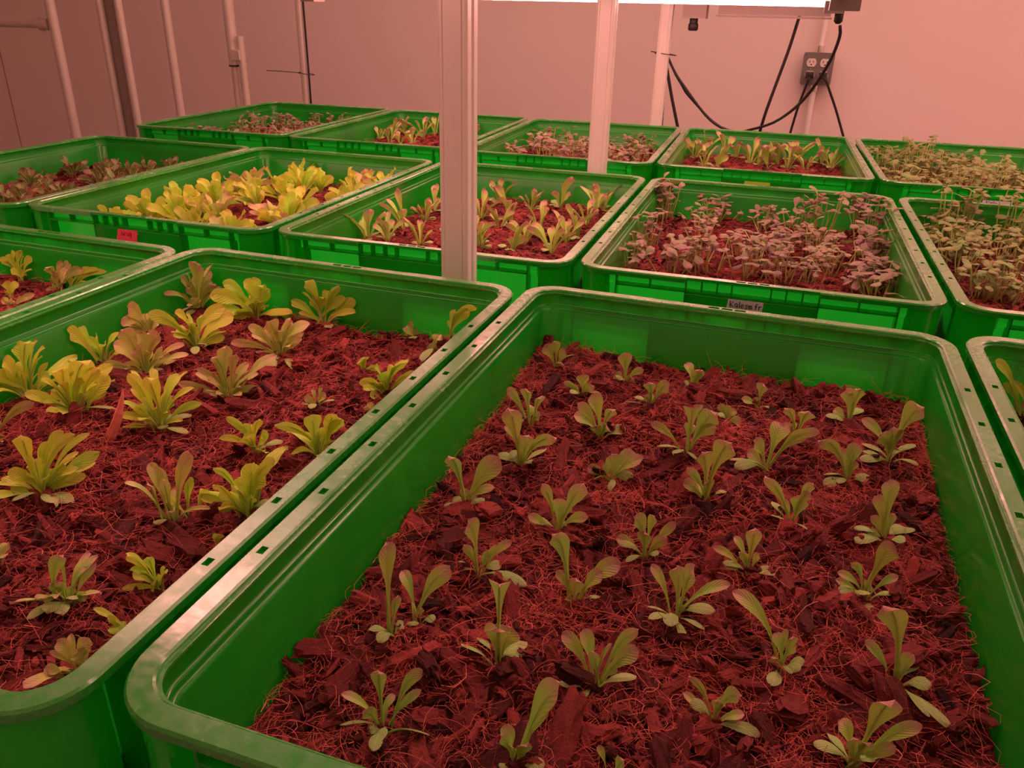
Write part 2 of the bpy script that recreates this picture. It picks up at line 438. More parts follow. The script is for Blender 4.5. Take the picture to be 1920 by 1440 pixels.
for k, (x0, yb, phrase, label) in CR.items():
    c = Crate(); c.key = k; c.row = k[0]; c.yaw = YAW[c.row]; c.dz = DZ[c.row]; c.phrase = phrase
    c.cx, c.cy = x0 + HX, yb - HY
    c.z = RIM + c.dz
    root = empty('plastic_crate', (c.cx, c.cy, c.z - H), c.yaw)
    tag(root, label, 'crate', 'green grow crates')
    link('body', BODY_MESH, root); link('rim', RIM_MESH, root)
    for s in (-1, 1): link('handle_panel', PANEL[s], root)
    c.root = root
    CRATES[k] = c
def to_local(c, p):
    dx, dy = p[0] - c.cx, p[1] - c.cy
    cc, ss = math.cos(c.yaw), math.sin(c.yaw)
    return cc * dx + ss * dy, -ss * dx + cc * dy
def to_world(c, x, y):
    cc, ss = math.cos(c.yaw), math.sin(c.yaw)
    return c.cx + cc * x - ss * y, c.cy + ss * x + cc * y

# tape labels with marker writing, stuck to the front handle panels (part of the crate)
GLYPH = {
 'K': [[(0, 1), (0.1, 0)], [(0.62, 0.95), (0.15, 0.5), (0.65, 0.02)]],
 'A': [[(0, 0), (0.3, 1), (0.6, 0)], [(0.12, 0.4), (0.5, 0.4)]],
 'a': [[(0.5, 0.62), (0.2, 0.66), (0.02, 0.35), (0.15, 0.05), (0.42, 0.15), (0.5, 0.62), (0.55, 0.0)]],
 'l': [[(0.1, 1.0), (0.18, 0.0)]],
 'e': [[(0.05, 0.33), (0.5, 0.4), (0.42, 0.62), (0.15, 0.6), (0.03, 0.3), (0.2, 0.02), (0.52, 0.1)]],
 's': [[(0.5, 0.62), (0.12, 0.58), (0.15, 0.36), (0.48, 0.28), (0.42, 0.02), (0.02, 0.06)]],
 'm': [[(0, 0.62), (0.04, 0)], [(0.04, 0.5), (0.25, 0.62), (0.3, 0.0)], [(0.3, 0.5), (0.52, 0.62), (0.58, 0)]],
 'f': [[(0.5, 0.95), (0.22, 0.9), (0.18, 0.0)], [(0.0, 0.5), (0.45, 0.5)]],
 'r': [[(0.05, 0.62), (0.08, 0)], [(0.08, 0.42), (0.3, 0.62), (0.5, 0.52)]],
 'u': [[(0.02, 0.62), (0.08, 0.08), (0.4, 0.05), (0.46, 0.62), (0.52, 0)]],
 'g': [[(0.5, 0.62), (0.15, 0.62), (0.05, 0.3), (0.3, 0.1), (0.5, 0.6), (0.48, -0.2), (0.1, -0.25)]],
 'L': [[(0.1, 1), (0.08, 0), (0.5, 0.02)]],
 ' ': [],
}
def writing(text, x0, z0, h, y, mat, r):
    mb = MB(); x = x0
    for ch in text:
        for st in GLYPH[ch]:
            p = np.array([(x + a * h * 0.85, y, z0 + b * h) for a, b in st])
            mb.tube(p, r, 5)
        x += h * (0.25 if ch == ' ' else 0.16 + 0.85 * max(a for st in GLYPH[ch] for a, _ in st))
    return mb.build_mesh('writing_mesh', mat, True)
def tape(c, xc, zc, w, h, mat, text, ink, label, th, skew=0.0, off=-0.42):
    zc = min(zc, -0.0184 - h / 2)
    mb = MB(); y = -(HY - 0.0042) - 0.0016
    o = [(-w / 2 - skew, -h / 2), (w / 2 - skew * 0.6, -h / 2), (w / 2 - skew * 0.3, 0), (w / 2 + skew * 0.6, h * 0.22), (w / 2, h / 2), (-w / 2 + skew, h / 2)]
    a = [(xc + p, y, H + zc + q) for p, q in o]; b = [(xc + p, y + 0.0007, H + zc + q) for p, q in o]
    n = len(o)
    mb.add(a + b, [tuple(range(n)), tuple(range(2 * n - 1, n - 1, -1))] + [(i, n + i, n + (i + 1) % n, (i + 1) % n) for i in range(n)])
    t = link('tape_label', mb.build_mesh('tape_mesh', mat, False), c.root)
    t['label'] = label
    if text:
        link('handwriting', writing(text, xc + off * w, H + zc - th * 0.12, th, y - 0.0001, ink, 0.00055), t)
def front_local(c, px, py):
    y = c.cy - HY
    for _ in range(4):
        p = at_y(px, py, y); lx, ly = to_local(c, p); y += (-HY + 0.004 - ly)
    return lx, p[2] - c.z
lx, lz = front_local(CRATES['B1'], 1396, 575)
tape(CRATES['B1'], lx, lz - 0.001, 0.0385, 0.0165, M['tape_lilac'], 'Kalesm fr', M['ink'], 'lilac tape with dark handwriting', 0.0072, 0.0007)
lx, lz = front_local(CRATES['B-1'], 240, 441)
tape(CRATES['B-1'], lx, lz, 0.034, 0.0155, M['tape_red'], 'Arug', M['ink_red'], 'red tape with faded writing', 0.0075, 0.0028, -0.3)
lx, lz = front_local(CRATES['C2'], 1868, 384)
tape(CRATES['C2'], lx, lz - 0.001, 0.047, 0.0155, M['tape_lilac'], 'Kale L', M['ink'], 'pale lilac tape with dark handwriting', 0.008, 0.0007, -0.36)
lx, lz = front_local(CRATES['C1'], 1419, 346)
tape(CRATES['C1'], lx, lz - 0.002, 0.047, 0.014, M['tape_yellow'], '', None, 'yellow-green tape', 0.007, 0.0007)

# ------------------------------------------------------------------ growing medium
def vnoise(x, y, seed):
    x = np.asarray(x, float); y = np.asarray(y, float)
    xi, yi = np.floor(x).astype(np.int64), np.floor(y).astype(np.int64)
    fx, fy = x - xi, y - yi
    fx = fx * fx * (3 - 2 * fx); fy = fy * fy * (3 - 2 * fy)
    def h(a, b):
        n = (a * 374761393 + b * 668265263 + seed * 982451653) & 0x7fffffff
        n = ((n ^ (n >> 13)) * 1274126177) & 0x7fffffff
        return ((n ^ (n >> 16)) & 0xffff) / 65535.0
    return (h(xi, yi) * (1 - fx) + h(xi + 1, yi) * fx) * (1 - fy) + (h(xi, yi + 1) * (1 - fx) + h(xi + 1, yi + 1) * fx) * fy
def soil_h(c, x, y):
    """height of the medium below the rim at crate-local x, y"""
    s = c.seed
    b = c.soil0 + c.slope * (y - HY)
    return b + 0.012 * (vnoise(x * 14 + 50, y * 14 + 50, s) - 0.5) + 0.008 * (vnoise(x * 45 + 90, y * 45 + 90, s + 1) - 0.5) + 0.004 * (vnoise(x * 150 + 90, y * 150 + 90, s + 2) - 0.5)
for i, (k, c) in enumerate(CRATES.items()):
    c.seed = 3 if k not in ('A0', 'A1') else 10 + i
    c.soil0, c.slope = -0.064, 0.0
    if k == 'A0': c.soil0, c.slope = -0.061, 0.028
    if k == 'A1': c.soil0, c.slope = -0.062, 0.012
IX, IY = HX - 0.0193, HY - 0.0193

def chip_templates(n, r, cuts=1):
    T = []
    for _ in range(n):
        b = bmesh.new()
        bmesh.ops.create_cube(b, size=1.0)
        bmesh.ops.subdivide_edges(b, edges=b.edges, cuts=cuts, use_grid_fill=True)
        v = np.array([p.co[:] for p in b.verts])
        f = [[p.index for p in q.verts] for q in b.faces]
        b.free()
        l = np.linalg.norm(v, axis=1, keepdims=True)
        v = v * (0.62 + 0.25 / l)                       # corners knocked off
        v += r.normal(0, 0.085 if cuts == 1 else 0.055, v.shape)
        v[:, 1:] += 0.10 * np.sin(v[:, :1] * r.uniform(3, 8) + r.uniform(0, 6, (1, 2)))
        v[:, 1] *= 1 - 0.5 * r.random() * np.abs(v[:, 0])      # tapered
        v *= np.array([1.0, r.uniform(0.35, 0.8), r.uniform(0.22, 0.5)])
        T.append((v, f))
    return T
def rot_rand(r, tilt=0.45):
    a = r.uniform(0, 2 * math.pi); t = r.normal(0, tilt); q = r.normal(0, tilt)
    return _rot(q, t, 0).T @ np.array([[math.cos(a), math.sin(a), 0], [-math.sin(a), math.cos(a), 0], [0, 0, 1]])
def make_medium(c, n_chip, n_fibre, res, seed):
    r = np.random.default_rng(seed)
    nx, ny = int(2 * IX / res), int(2 * IY / res)
    gx, gy = np.meshgrid(np.linspace(-IX, IX, nx), np.linspace(-IY, IY, ny))
    gz = soil_h(c, gx, gy) - 0.004
    gz = gz + 0.003 * (vnoise(gx * 420 + 9, gy * 420 + 9, seed) - 0.5)
    V = np.stack([gx, gy, gz], -1).reshape(-1, 3)
    F = [(j * nx + i, j * nx + i + 1, (j + 1) * nx + i + 1, (j + 1) * nx + i) for j in range(ny - 1) for i in range(nx - 1)]
    s = MB(); s.add(V, F, val=np.clip(0.5 + 0.25 * r.standard_normal(len(V)), 0, 1))
    # solid sides and bottom so the medium has its depth
    s.box((0, 0, -0.135), (2 * IX - 0.012, 2 * IY - 0.012, 0.10), val=0.3)
    soil = s.build_mesh('growing_medium_mesh', M['soil'], True)
    T = chip_templates(22, r); T2 = chip_templates(14, r, 3)
    ch = MB()
    x = r.uniform(-IX + 0.004, IX - 0.004, n_chip); y = r.uniform(-IY + 0.004, IY - 0.004, n_chip)
    z = soil_h(c, x, y)
    size = np.clip(np.exp(r.normal(math.log(0.0062), 0.52, n_chip)), 0.0025, 0.026)
    for i in range(n_chip):
        v, f = T[r.integers(len(T))] if size[i] < 0.0095 else T2[r.integers(len(T2))]
        st = np.array([r.uniform(0.9, 2.3), r.uniform(0.6, 1.0), r.uniform(0.6, 1.1)])
        w = (v * st) @ rot_rand(r) * size[i]
        w[:, 0] = np.clip(w[:, 0] + x[i], -IX, IX); w[:, 1] = np.clip(w[:, 1] + y[i], -IY, IY); w[:, 2] += z[i] + r.uniform(-0.003, 0.0015) - size[i] * 0.05
        ch.add(w, f, val=np.clip(r.normal(0.45, 0.22), 0, 1))
    chips = ch.build_mesh('bark_chips_mesh', M['bark'], False)
    fb = MB()
    ncl = max(20, n_fibre // 55)
    cl = np.stack([r.uniform(-IX, IX, ncl), r.uniform(-IY, IY, ncl)], 1)
    for i in range(n_fibre):
        if r.random() < 0.66:
            p = cl[r.integers(ncl)] + r.normal(0, 0.011, 2); ln = r.uniform(0.006, 0.022)
        else:
            p = np.array([r.uniform(-IX, IX), r.uniform(-IY, IY)]); ln = r.uniform(0.010, 0.042)
        m = 6
        a = r.uniform(0, 6.283); da = r.normal(0, 0.45); el = r.normal(0.12, 0.3); de = -abs(r.normal(0, 0.22)) if el > 0 else 0
        pts = [np.array([p[0], p[1], soil_h(c, p[0], p[1]) + r.uniform(-0.001, 0.004)])]
        for q in range(m - 1):
            st = ln / (m - 1)
            pts.append(pts[-1] + st * np.array([math.cos(a) * math.cos(el), math.sin(a) * math.cos(el), math.sin(el)]))
            a += da + r.normal(0, 0.2); el += de
        pts = np.array(pts)
        pts[:, 0] = np.where(np.abs(pts[:, 0]) > IX, np.sign(pts[:, 0]) * (2 * IX - np.abs(pts[:, 0])), pts[:, 0])
        pts[:, 1] = np.where(np.abs(pts[:, 1]) > IY, np.sign(pts[:, 1]) * (2 * IY - np.abs(pts[:, 1])), pts[:, 1])
        pts[:, 2] = np.maximum(pts[:, 2], soil_h(c, pts[:, 0], pts[:, 1]) - 0.001)
        rad = r.uniform(0.00009, 0.00022) * (1.6 if r.random() < 0.07 else 1)
        fb.tube(pts, np.linspace(rad, rad * 0.6, m), 3, False, val=np.clip(r.normal(0.5, 0.25), 0, 1))
    fibres = fb.build_mesh('coir_fibres_mesh', M['fibre'], True)
    return soil, chips, fibres
MED_A0 = make_medium(CRATES['A0'], 6000, 14000, 0.0028, 101)
MED_A1 = make_medium(CRATES['A1'], 5200, 12000, 0.0032, 102)
MED_FAR = make_medium(CRATES['B1'], 2600, 7000, 0.005, 103)
for k, c in CRATES.items():
    s, ch, fb = {'A0': MED_A0, 'A1': MED_A1}.get(k, MED_FAR)
    o = link('growing_medium', s, None, (c.cx, c.cy, c.z), c.yaw)
    tag(o, 'reddish brown coir and bark growing medium filling the ' + c.phrase, 'soil', 'growing medium in the crates', 'stuff')
    a = link('bark_chips', ch, o); a['kind'] = 'stuff'
    b = link('coir_fibres', fb, o); b['kind'] = 'stuff'

# ------------------------------------------------------------------ leaves
PROF = {
 'spoon': ((0, .28, .42, .54, .64, .73, .82, .89, .945, .98, 1.0), (.13, .16, .30, .58, .84, .98, 1.0, .90, .66, .38, .05)),
 'seed': ((0, .30, .42, .55, .70, .83, .93, .98, 1.0), (.10, .12, .42, .82, 1.0, .95, .68, .36, .06)),
 'lettuce': ((0, .22, .38, .5, .61, .72, .83, .91, .96, .985, 1.0), (.13, .17, .30, .56, .84, 1.0, .98, .82, .56, .34, .06)),
 'kale': ((0, .12, .28, .45, .62, .78, .90, .97, 1.0), (.10, .30, .72, .95, 1.0, .88, .64, .36, .06)),
}
def unit(a): return a / (np.linalg.norm(a) + 1e-12)
class Plant:
    """collects the blades, stalks and seed leaves of one plant, all relative to its base"""
    def __init__(self): self.bl = MB(); self.st = MB(); self.sd = MB()
    def leaf(self, p0, p1, w, r, kind='spoon', view=None, rise=0.7, ruffle=0.0, cup=0.16, target=None, seg=12, acr=7, stalk=True, roll=0.35):
        p0 = np.asarray(p0, float); p1 = np.asarray(p1, float)
        d = p1 - p0; ln = np.linalg.norm(d)
        if ln < 1e-5: return
        c = p0 + np.array([d[0] * 0.38, d[1] * 0.38, d[2] * rise + 0.10 * ln])
        t = np.linspace(0, 1, seg + 1); t = 1 - (1 - t) ** 1.6
        B = ((1 - t) ** 2)[:, None] * p0 + (2 * t * (1 - t))[:, None] * c + (t ** 2)[:, None] * p1
        T = np.gradient(B, axis=0); T /= np.linalg.norm(T, axis=1, keepdims=True) + 1e-12
        if view is None:
            side = np.cross(d, [0, 0, 1.0])
            if np.linalg.norm(side) < 0.2 * ln: side = np.array([math.cos(r.uniform(0, 6.28)), math.sin(r.uniform(0, 6.28)), 0])
        else:
            side = np.cross(d, view)
        side = unit(side)
        S = side - (T @ side)[:, None] * T
        S /= np.linalg.norm(S, axis=1, keepdims=True) + 1e-12
        Nn = np.cross(S, T)
        up = Nn.sum(0)
        ref = np.array([0, 0, 1.0]) if view is None else unit(-np.asarray(view) + np.array([0, 0, 0.8]))
        if up @ ref < 0: S, Nn = -S, -Nn
        a = r.normal(0, roll)
        S, Nn = math.cos(a) * S + math.sin(a) * Nn, math.cos(a) * Nn - math.sin(a) * S
        px, py = PROF[kind]
        wd = np.interp(t, px, py) * w / 2
        acr_t = np.linspace(-1, 1, acr)
        bodyw = np.clip((t - 0.35) / 0.3, 0, 1)
        V = np.zeros((seg + 1, acr, 3)); UV = np.zeros((seg + 1, acr, 2))
        ph = r.uniform(0, 6.28); fr = r.uniform(9, 14)
        tw = r.normal(0, 0.10)
        for j, s_ in enumerate(acr_t):
            lift = cup * w * (abs(s_) ** 1.6) * (0.4 + 0.6 * bodyw) * np.clip(t * 3, 0, 1)
            jig = np.ones_like(t)
            if ruffle:
                lift = lift + ruffle * w * abs(s_) ** 2 * np.sin(fr * t + ph + (2.0 if s_ > 0 else 0)) * bodyw
                jig = 1 + 0.10 * ruffle * 5 * abs(s_) * np.sin(2.3 * fr * t + ph * 1.7) * bodyw
            lift = lift - 0.05 * w * math.exp(-(s_ * 5) ** 2) * bodyw + tw * w * s_ * t
            V[:, j] = B + (wd * s_ * jig)[:, None] * S + lift[:, None] * Nn
            UV[:, j, 0] = 0.5 + s_ / 2; UV[:, j, 1] = t
        f = []
        for i in range(seg):
            for j in range(acr - 1):
                q = i * acr + j
                f.append((q, q + 1, q + acr + 1, q + acr))
        tgt = target or self.bl
        tgt.add(V.reshape(-1, 3), f, UV.reshape(-1, 2), np.clip(r.normal(0.5, 0.25), 0, 1))
        if stalk:
            k = max(3, int(seg * 0.62))
            rr = np.linspace(1.0, 0.35, k + 1) * min(0.0013, 0.085 * w + 0.0002)
            self.st.tube(B[:k + 1] - Nn[:k + 1] * rr[:, None] * 0.9 - 0.045 * w * (bodyw[:k + 1])[:, None] * Nn[:k + 1], rr, 6)
    def meshes(self, leafmat, stalkmat, seedmat=None):
        out = []
        if self.bl.v: out.append(('leaves', self.bl.build_mesh('leaves_mesh', leafmat, True)))
        if self.st.v: out.append(('leaf_stalks', self.st.build_mesh('leaf_stalks_mesh', stalkmat, True)))
        if self.sd.v: out.append(('seed_leaves', self.sd.build_mesh('seed_leaves_mesh', seedmat, True)))
        return out

PLANTS = []    # (object, crate, look, category)
def put_plant(name, meshes, loc, rz=0.0, scale=1.0):
    root = empty(name, loc, rz); root.scale = (scale,) * 3
    for n, me in meshes: link(n, me, root)
    return root

def ground(c, px, py):
    """the point of the medium in crate c seen at a pixel"""
    z = c.soil0
    for _ in range(6):
        p = at_z(px, py, c.z + z)
        lx, ly = to_local(c, p)
        z = float(soil_h(c, np.clip(lx, -IX, IX), np.clip(ly, -IY, IY)))
    return p, lx, ly

# plants whose leaves are measured one by one: (base, [leaf tips with apparent width], [seed leaves]) in crops of the photograph, three pixels to one
CROPS = {'P': (640, 960), 'Q': (1280, 960), 'S': (640, 480), 'T': (1280, 480), 'U': (0, 480), 'V': (0, 960)}
def full(crop, x, y): return CROPS[crop][0] + x / 3.0, CROPS[crop][1] + y / 3.0
SEED = [
 ('P', (285, 692), [(250, 168, 100), (320, 468, 50)], [(170, 662, 60), (215, 722, 65), (335, 640, 62)]),
 ('P', (425, 612), [(345, 335, 62), (612, 305, 95), (400, 508, 28), (455, 540, 40)], [(515, 605, 52), (400, 632, 70)]),
 ('P', (775, 345), [(712, 52, 88), (690, 182, 48), (885, 200, 50), (958, 168, 45), (830, 235, 50)], [(668, 285, 42), (702, 318, 40), (882, 305, 70), (1025, 412, 60)]),
 ('P', (1310, 510), [(1185, 128, 98), (1203, 338, 52), (1320, 372, 90), (1468, 345, 75), (1568, 290, 95), (1380, 420, 50)], [(1450, 480, 42), (1270, 498, 42)]),
 ('P', (880, 835), [(890, 422, 102), (960, 648, 130), (868, 652, 110), (825, 620, 60)], [(695, 748, 70), (770, 702, 55), (1025, 745, 80), (1010, 800, 72)]),
 ('P', (1430, 992), [(1242, 685, 75), (1358, 660, 75), (1672, 660, 62), (1668, 775, 92), (1512, 738, 42), (1405, 780, 55), (1550, 860, 60)], [(1255, 975, 90), (1390, 978, 62), (1635, 930, 80), (1345, 1055, 42)]),
 ('P', (235, 1222), [(205, 892, 76), (458, 890, 72), (452, 1002, 46), (0, 1025, 50), (300, 1028, 42), (248, 1085, 38), (120, 1120, 80)], [(10, 1198, 52), (180, 1215, 92), (215, 1275, 72), (475, 1248, 72), (185, 1330, 75)]),
 ('P', (965, 1430), [(1232, 958, 125), (1162, 1085, 68), (932, 1190, 80), (1052, 1300, 70), (898, 1255, 72), (980, 1330, 85)], [(1120, 1425, 80), (910, 1440, 60)]),
 ('P', (1510, 1462), [(1443, 1312, 38), (1590, 1395, 62)], []),
 ('P', (1700, 252), [(1645, 30, 82), (1765, 25, 52), (1882, 58, 56), (1832, 145, 62), (1545, 145, 62), (1705, 105, 75)], [(1572, 182, 45), (1768, 240, 62), (1610, 275, 40)]),
 ('P', (1215, 98), [(1050, 18, 50), (1128, -160, 52), (1368, -160, 85), (1292, -40, 60), (1232, -75, 80), (1390, 30, 55)], [(1070, 45, 50), (1250, 70, 60)]),
 ('P', (1868, 592), [(1742, 300, 50), (1890, 305, 86), (1985, 310, 80), (2188, 412, 58), (1940, 480, 55)], [(1738, 535, 52), (1742, 598, 58), (1850, 632, 85), (2080, 560, 72), (1930, 728, 45), (2032, 655, 45)]),
 ('Q', (370, 352), [(408, 90, 76), (288, 142, 38), (172, 202, 42), (432, 238, 38), (340, 232, 52), (315, 225, 40)], [(240, 290, 48), (250, 312, 40), (495, 325, 45), (505, 350, 42)]),
 ('Q', (612, 82), [(462, -202, 72), (738, -158, 56), (722, -112, 50), (690, -70, 60), (635, -85, 60), (560, -60, 50)], [(478, 12, 52), (690, 95, 52), (512, -48, 52)]),
 ('Q', (1130, 162), [(1148, -168, 102), (1088, -92, 62), (1192, 8, 42), (1060, 20, 45)], [(980, 95, 60), (985, 160, 72), (1055, 132, 60), (1232, 95, 72), (1232, 165, 62), (1290, 98, 60)]),
 ('Q', (1030, 472), [(1188, 190, 112), (945, 288, 48), (868, 342, 46), (858, 380, 42), (1212, 365, 44), (1062, 408, 62)], [(1168, 458, 52), (898, 450, 72), (1000, 465, 82), (1045, 560, 62)]),
 ('Q', (1195, 965), [(1125, 535, 132), (1028, 718, 52), (1292, 798, 62), (1235, 880, 60)], [(1095, 972, 72), (1368, 975, 86), (1312, 858, 62), (1372, 1132, 75), (1478, 1182, 66)]),
 ('Q', (552, 882), [(282, 450, 78), (622, 698, 62), (518, 683, 60), (642, 758, 48), (580, 655, 32), (498, 818, 72)], [(510, 962, 82), (602, 905, 60), (640, 892, 70), (668, 850, 60)]),
 ('Q', (165, 1182), [(32, 922, 42), (5, 1015, 45), (332, 1035, 82), (200, 1058, 60), (348, 1140, 52), (240, 1060, 50)], [(422, 1240, 72), (58, 1090, 70), (300, 1165, 60)]),
 ('Q', (955, 1425), [(1192, 1062, 122), (880, 1175, 82), (1348, 1205, 72), (1202, 1318, 72), (960, 1268, 82), (1060, 1300, 70)], [(762, 1312, 82), (828, 1258, 52), (1060, 1395, 82), (1135, 1352, 62)]),
 ('T', (130, 1372), [(108, 1105, 92), (275, 1055, 112), (25, 1188, 52), (8, 1258, 62), (70, 1288, 62), (140, 1260, 60)], [(232, 1330, 44), (18, 1240, 45)]),
 ('T', (470, 1192), [(568, 955, 102), (702, 998, 76), (398, 1038, 72), (772, 990, 52), (368, 1100, 62)], [(285, 1145, 60), (308, 1185, 62)]),
 ('T', (930, 1255), [(760, 1042, 86), (978, 1052, 72), (903, 1092, 82), (962, 1150, 62)], [(805, 1282, 62), (1032, 1250, 60), (880, 1272, 52), (808, 1230, 52)]),
 ('T', (1160, 1152), [(1358, 855, 102), (1008, 918, 52), (1190, 962, 82), (1108, 1000, 82), (1152, 1008, 52)], [(1028, 1062, 72), (1035, 1102, 70), (1018, 1142, 70), (1295, 1065, 62), (1312, 1172, 42), (1180, 1090, 82)]),
 ('T', (640, 1002), [(572, 855, 52), (712, 878, 92), (558, 948, 62), (602, 958, 62)], []),
 ('T', (930, 932), [(918, 755, 72), (1002, 752, 62), (960, 768, 56), (848, 868, 52)], [(820, 900, 52), (1002, 870, 52), (880, 920, 45)]),
 ('T', (250, 932), [(198, 838, 42), (268, 842, 38), (302, 868, 38), (332, 930, 42)], [(208, 892, 40), (332, 972, 40)]),
 ('T', (430, 842), [(455, 718, 62), (330, 808, 42), (400, 798, 42)], [(520, 870, 34)]),
 ('T', (60, 752), [(18, 608, 52), (92, 638, 62), (112, 640, 40), (55, 690, 52)], [(20, 720, 40)]),
 ('T', (15, 1102), [(58, 858, 92), (195, 885, 112), (192, 968, 62), (-182, 938, 46), (48, 940, 62)], [(-122, 1072, 72), (62, 1132, 62), (-40, 1110, 60)]),
 ('S', (1460, 1022), [(1408, 778, 76), (1328, 828, 52), (1308, 898, 62), (1542, 868, 62), (1492, 948, 82), (1425, 950, 60)], [(1582, 980, 62), (1565, 1002, 45)]),
 ('S', (1350, 792), [(1355, 668, 66), (1250, 708, 34), (1422, 732, 52), (1290, 738, 48)], [(1298, 772, 45), (1442, 775, 52)]),
 ('S', (1740, 842), [(1728, 712, 66), (1848, 725, 76), (1702, 788, 60)], [(1620, 822, 44), (1752, 812, 44), (1660, 800, 40)]),
 ('S', (1600, 702), [(1590, 543, 72), (1538, 658, 52), (1650, 690, 60), (1702, 640, 42)], [(1560, 692, 50)]),
 ('S', (1210, 622), [(1200, 478, 52), (1138, 508, 60), (1262, 538, 52), (1240, 600, 58)], [(1312, 560, 36)]),
 ('S', (1060, 952), [(938, 742, 52), (1035, 748, 66), (1132, 788, 52), (1085, 848, 62), (1122, 898, 52)], [(1028, 940, 52)]),
 ('S', (1015, 1185), [(938, 855, 98), (1055, 1008, 102), (920, 958, 42), (1002, 1110, 60), (1212, 1025, 78)], [(898, 1122, 60), (958, 1122, 60), (1060, 1170, 55), (1140, 1090, 60)]),
 ('S', (690, 1412), [(600, 1128, 88), (895, 1138, 112), (700, 1308, 52), (862, 1303, 48), (762, 1350, 52)], [(598, 1415, 72), (640, 1372, 60), (802, 1375, 52)]),
 ('S', (1510, 1262), [(1525, 1112, 98), (1488, 1158, 62), (1652, 1110, 92), (1702, 1138, 66), (1388, 1185, 56)], [(1428, 1255, 52), (1622, 1250, 62), (1520, 1312, 52)]),
]
